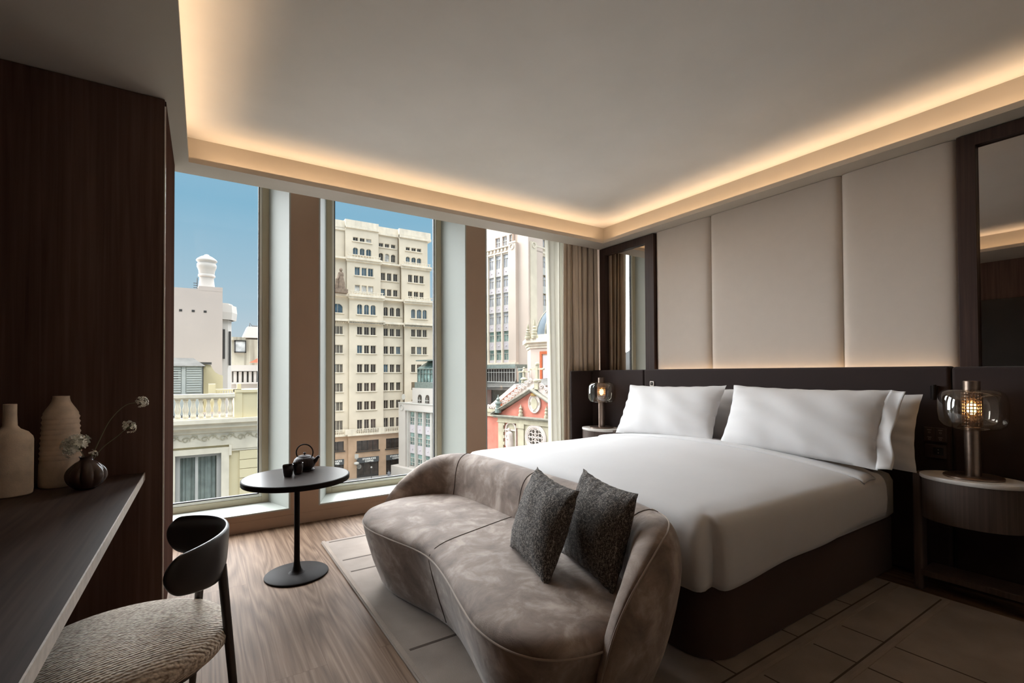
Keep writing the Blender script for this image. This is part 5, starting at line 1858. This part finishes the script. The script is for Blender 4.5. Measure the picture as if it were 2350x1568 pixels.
# rose window
rw = B(FH)
RXc, RZc = 2.4, -6.68
for r_, th in ((1.62, 0.1), (1.42, 0.12), (1.24, 0.07)):
    rw.tube([(RXc + r_ * math.cos(2 * PI * k / 40), 0.0, RZc + r_ * 0.92 * math.sin(2 * PI * k / 40)) for k in range(40)], th, 6, True)
for k in range(4):
    a = PI / 2 * k
    rw.tube([(RXc, 0.0, RZc), (RXc + 1.24 * math.cos(a), 0.0, RZc + 1.14 * math.sin(a))], 0.055, 6)
for k in range(8):
    a = PI / 4 * k + PI / 8
    cxx, czz = RXc + 0.82 * math.cos(a), RZc + 0.76 * math.sin(a)
    rw.tube([(cxx + 0.27 * math.cos(2 * PI * j / 14), 0.0, czz + 0.27 * math.sin(2 * PI * j / 14)) for j in range(14)], 0.05, 5, True)
    rw.tube([(RXc + 0.15 * math.cos(a), 0, RZc + 0.15 * math.sin(a)), (RXc + 0.55 * math.cos(a), 0, RZc + 0.5 * math.sin(a))], 0.04, 5)
rwo = rw.build('rose_window', M['church_white'], chh)
B(FH).wallprism([(RXc + 1.3 * math.cos(2 * PI * k / 36), RZc + 1.2 * math.sin(2 * PI * k / 36)) for k in range(36)], 0.02, 0.06).build('rose_pane', M['pane_dark'], rwo)
# transept gable behind, left
tg = B(FH)
tg.wallprism([(-9, -4.5), (-2.5, -0.65), (-2.5, -4.0), (-5, -4.5)], 2.6, 3.2)
tg.build('brick_gable', M['church_orange'], chh)
tg = B(FH)
tg.wallprism([(-9.4, -4.2), (-3.2, -0.28), (-2.4, -0.28), (-2.4, -0.62), (-2.75, -0.66), (-9.0, -4.5)], 2.2, 3.4)
tg.box(-2.5, 2.0, 2.8, 6, -2.5, -0.65)
tg.box(-2.9, 2.2, 2.2, 6, -0.68, -0.35)
tg.build('gable_coping', M['church_white'], chh)
rf = B(FH)
rf.add([(-3.2, 2.2, -0.3), (2.4, 2.2, -0.35), (5.0, 7.5, 0.55), (-2.0, 7.5, 0.5)], [(0, 1, 2, 3)])
rf.box(-2.5, 6, 3.2, 8, -0.7, -0.35)
rf.build('lead_roof', M['roof_grey'], chh)
lt = B(FH)
lt.lathe([(0.55, -0.5), (0.55, 0.1), (0.42, 0.3)], (-2.55, 3.5, 0), 4)
lt.lathe([(0.5, 0.3), (0.5, 0.42), (0.36, 0.55), (0.2, 0.65), (0.2, 1.3), (0.3, 1.38), (0.24, 1.6), (0.14, 1.75), (0.18, 1.9), (0.04, 2.05)], (-2.6, 3.5, 0), 12)
lt.box(-3.5, -1.7, 3.35, 3.65, 1.3, 1.46)
tag(lt.build('stone_cross', M['church_stone']), 'stubby stone cross finial on the rear church gable', 'finial')

# ---- nearest cream house across the street (left window)
ha = thing('balustrade_house', 'near cream house with a roof balustrade, scroll frieze and curtained window', 'building', (0.4, 22, GZ))
YA = 20.0
h = B()
opening_wall(h, -6, 3.2, -8, -1.28, [(-0.79, 0.56)], [(-3.6, -1.55)], YA + 0.12, 0.5)
h.box(-6, 3.2, YA + 0.6, 26, GZ, -0.62)
h.box(-6, 3.2, YA + 0.12, 26, GZ, -8)
h.build('ochre_wall', M['ochre'], ha)
B().box(-6, 3.2, YA + 0.7, 26, -0.62, -0.58).build('roof_terrace', M['ext_dark'], ha)  # dark slab added to cut sun bounce onto the white block
h = B()
h.box(-6, 3.2, YA - 0.25, YA + 0.7, -0.62, -0.45)
h.box(-6, 3.2, YA - 0.38, YA + 0.7, -0.45, -0.31)
h.box(-6, 3.2, YA - 0.05, YA + 0.7, -0.80, -0.62)
h.box(-6, 3.2, YA + 0.02, YA + 0.7, -1.28, -0.80)
h.build('cornice', M['ivory'], ha)
h = B()
h.box(-0.98, -0.79, YA + 0.0, YA + 0.3, -4, -1.55)
h.box(0.56, 0.80, YA + 0.0, YA + 0.3, -4, -1.55)
h.box(-0.98, 0.80, YA + 0.0, YA + 0.3, -1.55, -1.36)
h.box(0.80, 0.88, YA - 0.02, YA + 0.3, -1.66, -1.28)
h.box(0.88, 3.2, YA + 0.02, YA + 0.3, -1.44, -1.28)
h.box(0.885, 3.2, YA + 0.05, YA + 0.3, -1.52, -1.44)
h.build('window_surround', M['ivory'], ha)
h = B()
for k in range(8):
    h.box(1.13, 3.2, YA + 0.03, YA + 0.3, -1.86 - k * 0.335, -1.54 - k * 0.335)
h.build('banded_blocks', M['ochre'], ha, bevel=0.015)
wf = B()
for (a, c) in ((-0.79, -0.66), (0.42, 0.56), (-0.22, -0.13)):
    wf.box(a, c, YA + 0.22, YA + 0.32, -3.6, -1.66)
wf.box(-0.79, 0.56, YA + 0.22, YA + 0.32, -1.66, -1.55)
wo = wf.build('window_casement', M['ext_frame'], ha)
B().box(-0.7, 0.5, YA + 0.34, YA + 0.36, -3.6, -1.6).build('pane', M['pane'], wo)
dr = B()
for (x0, x1) in ((-0.66, -0.22), (-0.13, 0.42)):
    dr.grid(lambda u, v: (x0 + (x1 - x0) * u, YA + 0.46 + 0.03 * math.sin(u * 26) + 0.02 * math.sin(u * 9), -3.6 + 2.0 * v), 40, 2)
dr.build('drapes', M['drape_out'], wo, smooth=True)
fz = B()
for k in range(9):
    x = -1.05 + k * 0.555
    z = -1.04
    pts = []
    for j in range(22):
        a = -0.4 + j * 0.36
        q = 0.125 * (1 - j / 30)
        pts.append((x + q * math.cos(a), YA - 0.005, z + 0.02 + q * 0.85 * math.sin(a)))
    fz.tube(pts, 0.016, 6)
    fz.tube([(x + 0.12, YA, z + 0.06), (x + 0.2, YA, z + 0.15), (x + 0.3, YA, z + 0.13), (x + 0.38, YA, z + 0.02), (x + 0.44, YA, z + 0.0)], [0.012, 0.02, 0.022, 0.016, 0.008], 6)
    fz.tube([(x + 0.22, YA, z + 0.03), (x + 0.28, YA, z + 0.1), (x + 0.34, YA, z + 0.16)], [0.01, 0.018, 0.01], 6)
fz.build('scroll_frieze', M['church_stone'], ha, smooth=True)
rl_ = B()
rl_.box(-6, 0.97, YA - 0.22, YA + 0.12, 0.45, 0.57)
rl_.box(-6, 0.97, YA - 0.18, YA + 0.08, 0.40, 0.45)
rl_.box(-6, 0.97, YA - 0.2, YA + 0.1, -0.31, -0.26)
rl_.build('balustrade_rail', M['ivory'], ha)
bal = B().lathe([(0.085, 0.0), (0.085, 0.10), (0.06, 0.13), (0.075, 0.2), (0.085, 0.24), (0.09, 0.30), (0.07, 0.42), (0.052, 0.53), (0.055, 0.57), (0.075, 0.6), (0.08, 0.66)], (0, 0, 0), 14).mesh('baluster')
bal.materials.append(M['ivory'])
for p_ in bal.polygons:
    p_.use_smooth = True
inv = wm(ha).inverted()
for k in range(14):
    o = bpy.data.objects.new('baluster', bal)
    COL.objects.link(o)
    o.parent = ha
    o.location = inv @ Vector((0.83 - 0.2215 * k, YA - 0.05, -0.26))
h = B()
h.box(0.97, 3.2, YA - 0.1, YA + 0.4, -0.31, 0.60)
h.box(0.95, 3.2, YA - 0.16, YA + 0.45, 0.60, 0.70)
h.box(0.95, 1.2, YA - 0.14, YA + 0.45, -0.31, 0.70)
h.build('parapet_block', M['ochre'], ha)
h = B()
h.box(0.45, 1.25, 24.0, 24.3, 0.55, 0.62)
h.box(1.35, 2.3, 24.0, 24.3, 0.55, 0.62)
for k in range(9):
    h.box(0.5 + 0.09 * k, 0.55 + 0.09 * k, 24.0, 24.2, 0.3, 0.55)
for k in range(10):
    h.box(1.4 + 0.09 * k, 1.45 + 0.09 * k, 24.0, 24.2, 0.3, 0.55)
h.box(0.2, 0.45, 23.9, 24.4, 0.1, 0.85)
h.box(1.25, 1.4, 23.9, 24.4, 0.1, 0.85)
h.box(2.3, 4.0, 23.9, 24.4, 0.1, 0.75)
h.build('rear_railing', M['ochre'], ha)

# roof hut with slatted walls
ht = thing('roof_hut', 'small white slatted roof hut with a grey slate roof', 'hut', (-0.8, 26.5, -0.62))
h = B()
h.box(-2.6, 0.0, 26.0, 27.8, -0.62, 1.64)
for k in range(11):
    z = 0.46 + 0.105 * k
    h.box(-0.62, -0.07, 25.94, 26.0, z, z + 0.07)
    h.box(-1.6, -0.83, 25.94, 26.0, z, z + 0.07)
h.box(-0.8, -0.66, 25.95, 26.0, 0.3, 1.62)
h.build('slatted_wall', M['hut'], ht)
B().add([(-2.7, 25.85, 1.64), (0.1, 25.85, 1.64), (0.1, 28.0, 1.64), (-2.7, 28.0, 1.64), (-2.6, 26.7, 2.02), (-0.38, 26.7, 2.02), (-0.38, 27.2, 2.02), (-2.6, 27.2, 2.02)], [(3, 2, 1, 0), (4, 5, 6, 7), (0, 1, 5, 4), (1, 2, 6, 5), (2, 3, 7, 6), (3, 0, 4, 7)]).build('slate_roof', M['roof_grey'], ht)
B().box(-0.02, 0.02, 25.97, 27.8, -0.6, 1.64).build('corner_post', M['ext_dark'], ht)
for zz in (1.05, 1.28):
    B().box(-1.2, -0.93, 25.96, 25.99, zz, zz + 0.17).build('hut_window', M['pane_dark'], ht)

# yellow gable wall with a swept top
yw = B()
yw.wallprism([(-0.6, -0.6), (-0.6, 1.75), (0.05, 1.75), (0.32, 1.72), (0.42, 1.5), (0.52, 1.36), (0.68, 1.25), (0.84, 1.19), (0.84, -0.6)], 28.0, 28.4)
ywo = yw.build('swept_wall', M['ochre'])
tag(ywo, 'yellow plaster wall with a swept top behind the slatted hut', 'wall section')
B().box(-0.65, 0.36, 27.9, 28.5, 1.75, 1.86).build('wall_coping', M['roof_grey'], ywo)

# white block with urn chimney
wh = thing('white_block', 'plain pinkish-white rendered block with three square vent holes', 'building', (-1, 34, GZ))
h = B()
h.box(-6, 0.93, 32.0, 38, GZ, 6.07)
h.box(-0.24, 0.93, 31.995, 36, 6.0, 6.25)
h.build('rendered_wall', M['pinkwhite'], wh)
for x in (-1.05, -0.47, 0.09):
    B().box(x - 0.07, x + 0.07, 31.985, 32.05, 4.75, 4.87).build('vent_hole', M['ext_dark'], wh)
h = B()
h.lathe([(1.0, 4.6), (1.05, 5.05), (1.0, 5.5)], (0.75, 34.6, 0), 8)
h.lathe([(0.8, 5.5), (0.8, 5.62), (0.55, 5.65)], (0.75, 34.6, 0), 8)
h.lathe([(0.74, GZ), (0.74, 4.6), (0.9, 4.6)], (0.75, 34.6, 0), 8)
h.build('bay_tower', M['white_render'], wh)
h = B()
h.box(1.0, 1.12, 33.80, 33.95, 2.2, 4.0)
h.box(1.32, 1.44, 34.05, 34.15, 1.8, 3.9)
h.build('bay_slot', M['ext_dark'], wh)
cmn = tag(B().lathe([(0.46, 6.255), (0.40, 6.42), (0.36, 6.8), (0.36, 6.92), (0.43, 6.96), (0.43, 7.05), (0.39, 7.09), (0.41, 7.3), (0.45, 7.42), (0.49, 7.52), (0.49, 7.68), (0.45, 7.72), (0.45, 7.8), (0.52, 7.86), (0.53, 7.91), (0.46, 8.0), (0.30, 8.12), (0.13, 8.2), (0.11, 8.25), (0.03, 8.28)], (0.16, 33.0, 0), 32).build('urn_chimney', M['white_render'], smooth=True, angle=50), 'white urn-shaped chimney on top of the plain white block', 'chimney')
an_ = B()
an_.tube([(-0.30, 32.6, 6.1), (-0.30, 32.6, 6.8)], 0.02, 6)
for k in range(3):
    an_.box(-0.48, -0.3, 32.58, 32.62, 6.2 + 0.13 * k, 6.23 + 0.13 * k)
tag(an_.build('roof_antenna', M['ext_dark']), 'small dark antenna beside the urn chimney', 'antenna')

# farther houses
sh_ = thing('stained_house', 'weather-stained house with a mansard roof, farthest in the left window', 'building', (4, 64, GZ))
B().box(2.4, 12, 60, 70, GZ, 5.1).build('stained_wall', M['stained'], sh_)
B().box(2.5, 3.9, 59.7, 60, 4.95, 5.3).build('roof_edge', M['stained'], sh_)
B().add([(3.7, 60.2, 5.3), (6.2, 60.2, 5.3), (6.2, 64, 5.3), (3.7, 64, 5.3), (4.2, 60.8, 6.6), (5.7, 60.8, 6.6), (5.7, 63.4, 6.6), (4.2, 63.4, 6.6)], [(3, 2, 1, 0), (4, 5, 6, 7), (0, 1, 5, 4), (1, 2, 6, 5), (2, 3, 7, 6), (3, 0, 4, 7)]).build('mansard_roof', M['pinkwhite'], sh_)
B().tube([(4.35, 60.9, 6.6), (4.4, 60.9, 7.0), (4.6, 60.9, 6.7), (5.6, 60.9, 6.7)], 0.05, 6).build('roof_cresting', M['ext_dark'], sh_)
gx = B()
gx.box(2.85, 2.95, 59.4, 60, 3.6, 4.9)
gx.box(3.85, 3.95, 59.4, 60, 3.6, 4.9)
gx.box(2.85, 3.95, 59.4, 60, 3.6, 3.7)
gx.box(2.85, 3.95, 59.4, 60, 4.8, 4.9)
gxo = gx.build('enclosed_balcony', M['ext_dark'], sh_)
B().box(2.95, 3.85, 59.5, 60, 3.7, 4.8).build('balcony_glass', M['pane_pale'], gxo)
B().add([(4.2, 59.0, 2.5), (8, 59.0, 2.5), (8, 60, 3.3), (5.4, 60, 3.2)], [(0, 1, 2, 3)]).build('tiled_roof', M['roof_red'], sh_)
cl = thing('colonnade_house', 'white house with an upper row of pale pilasters, beyond the roof railing', 'building', (4, 48, GZ))
h = B()
h.box(1.95, 10, 45.3, 50, GZ, 1.5)
h.box(1.9, 10, 44.8, 50, 1.5, 2.0)
h.box(1.9, 10, 44.7, 45.2, 0.45, 0.58)
h.build('white_wall', M['white_render'], cl)
B().box(2.0, 10, 45.22, 45.3, 0.58, 1.5).build('loggia_shade', M['roof_grey'], cl)  # dark sheet stands in for the shade behind the pilasters
h = B()
for k in range(16):
    h.box(2.1 + 0.36 * k, 2.32 + 0.36 * k, 45.0, 45.22, 0.58, 1.46)
h.build('pilaster_row', M['white_render'], cl)

# ------------------------------------------------------------------ daylight
w = bpy.data.worlds.new('sky')
SC.world = w
w.use_nodes = True
nt = w.node_tree
bg = nt.nodes['Background']
tcw = nt.nodes.new('ShaderNodeTexCoord')
sepw = nt.nodes.new('ShaderNodeSeparateXYZ')
nt.links.new(tcw.outputs['Generated'], sepw.inputs[0])
rp = nt.nodes.new('ShaderNodeValToRGB')
el = rp.color_ramp.elements
SKY = [(0.0, (0.42, 0.43, 0.42, 1)), (0.02, (0.62, 0.68, 0.72, 1)), (0.12, (0.44, 0.60, 0.70, 1)), (0.30, (0.25, 0.49, 0.66, 1)), (0.46, (0.34, 0.55, 0.72, 1)), (0.62, (1.0, 1.05, 1.1, 1)), (1.0, (1.0, 1.0, 1.0, 1))]
while len(el) < len(SKY):
    el.new(0.5)
for e, (p_, c_) in zip(el, SKY):
    e.position = p_
    e.color = c_
nt.links.new(sepw.outputs['Z'], rp.inputs['Fac'])
# brightness climbs toward the zenith, raised above the view to light the facades
mr = nt.nodes.new('ShaderNodeMapRange')
mr.inputs['From Min'].default_value = 0.45
mr.inputs['From Max'].default_value = 0.75
mr.inputs['To Min'].default_value = 1.0
mr.inputs['To Max'].default_value = 5.4
nt.links.new(sepw.outputs['Z'], mr.inputs['Value'])
nt.links.new(rp.outputs['Color'], bg.inputs['Color'])
nt.links.new(mr.outputs[0], bg.inputs['Strength'])
def sun_lamp(name, az, elev, ang, energy, col):
    """az in degrees from the outward window normal (+y), positive toward +x; light arrives from there."""
    su = bpy.data.lights.new(name, 'SUN')
    su.energy = energy
    su.angle = R(ang)
    su.color = col
    so__ = bpy.data.objects.new(name, su)
    COL.objects.link(so__)
    d = -Vector((math.sin(R(az)) * math.cos(R(elev)), math.cos(R(az)) * math.cos(R(elev)), math.sin(R(elev))))
    so__.rotation_euler = d.to_track_quat('-Z', 'Y').to_euler()
    so__.location = (0, 30, 40)
sun_lamp('hazy_sun', -24, 34, 76, 18.5, (0.95, 0.98, 1.0))
sun_lamp('bright_cloud', 28, 34, 70, 9.0, (0.93, 0.97, 1.0))  # second wide sun lamp, added to brighten the window reveals and room

SC.view_settings.view_transform = 'Standard'
SC.view_settings.look = 'None'
SC.view_settings.exposure = 0.0
SC.view_settings.gamma = 1.0
SC.view_settings.use_curve_mapping = False
cy = SC.cycles
cy.use_denoising = True
cy.max_bounces = 8
cy.diffuse_bounces = 7
cy.glossy_bounces = 4
cy.transmission_bounces = 6
cy.transparent_max_bounces = 12
cy.sample_clamp_indirect = 10.0
cy.caustics_reflective = False
cy.caustics_refractive = False
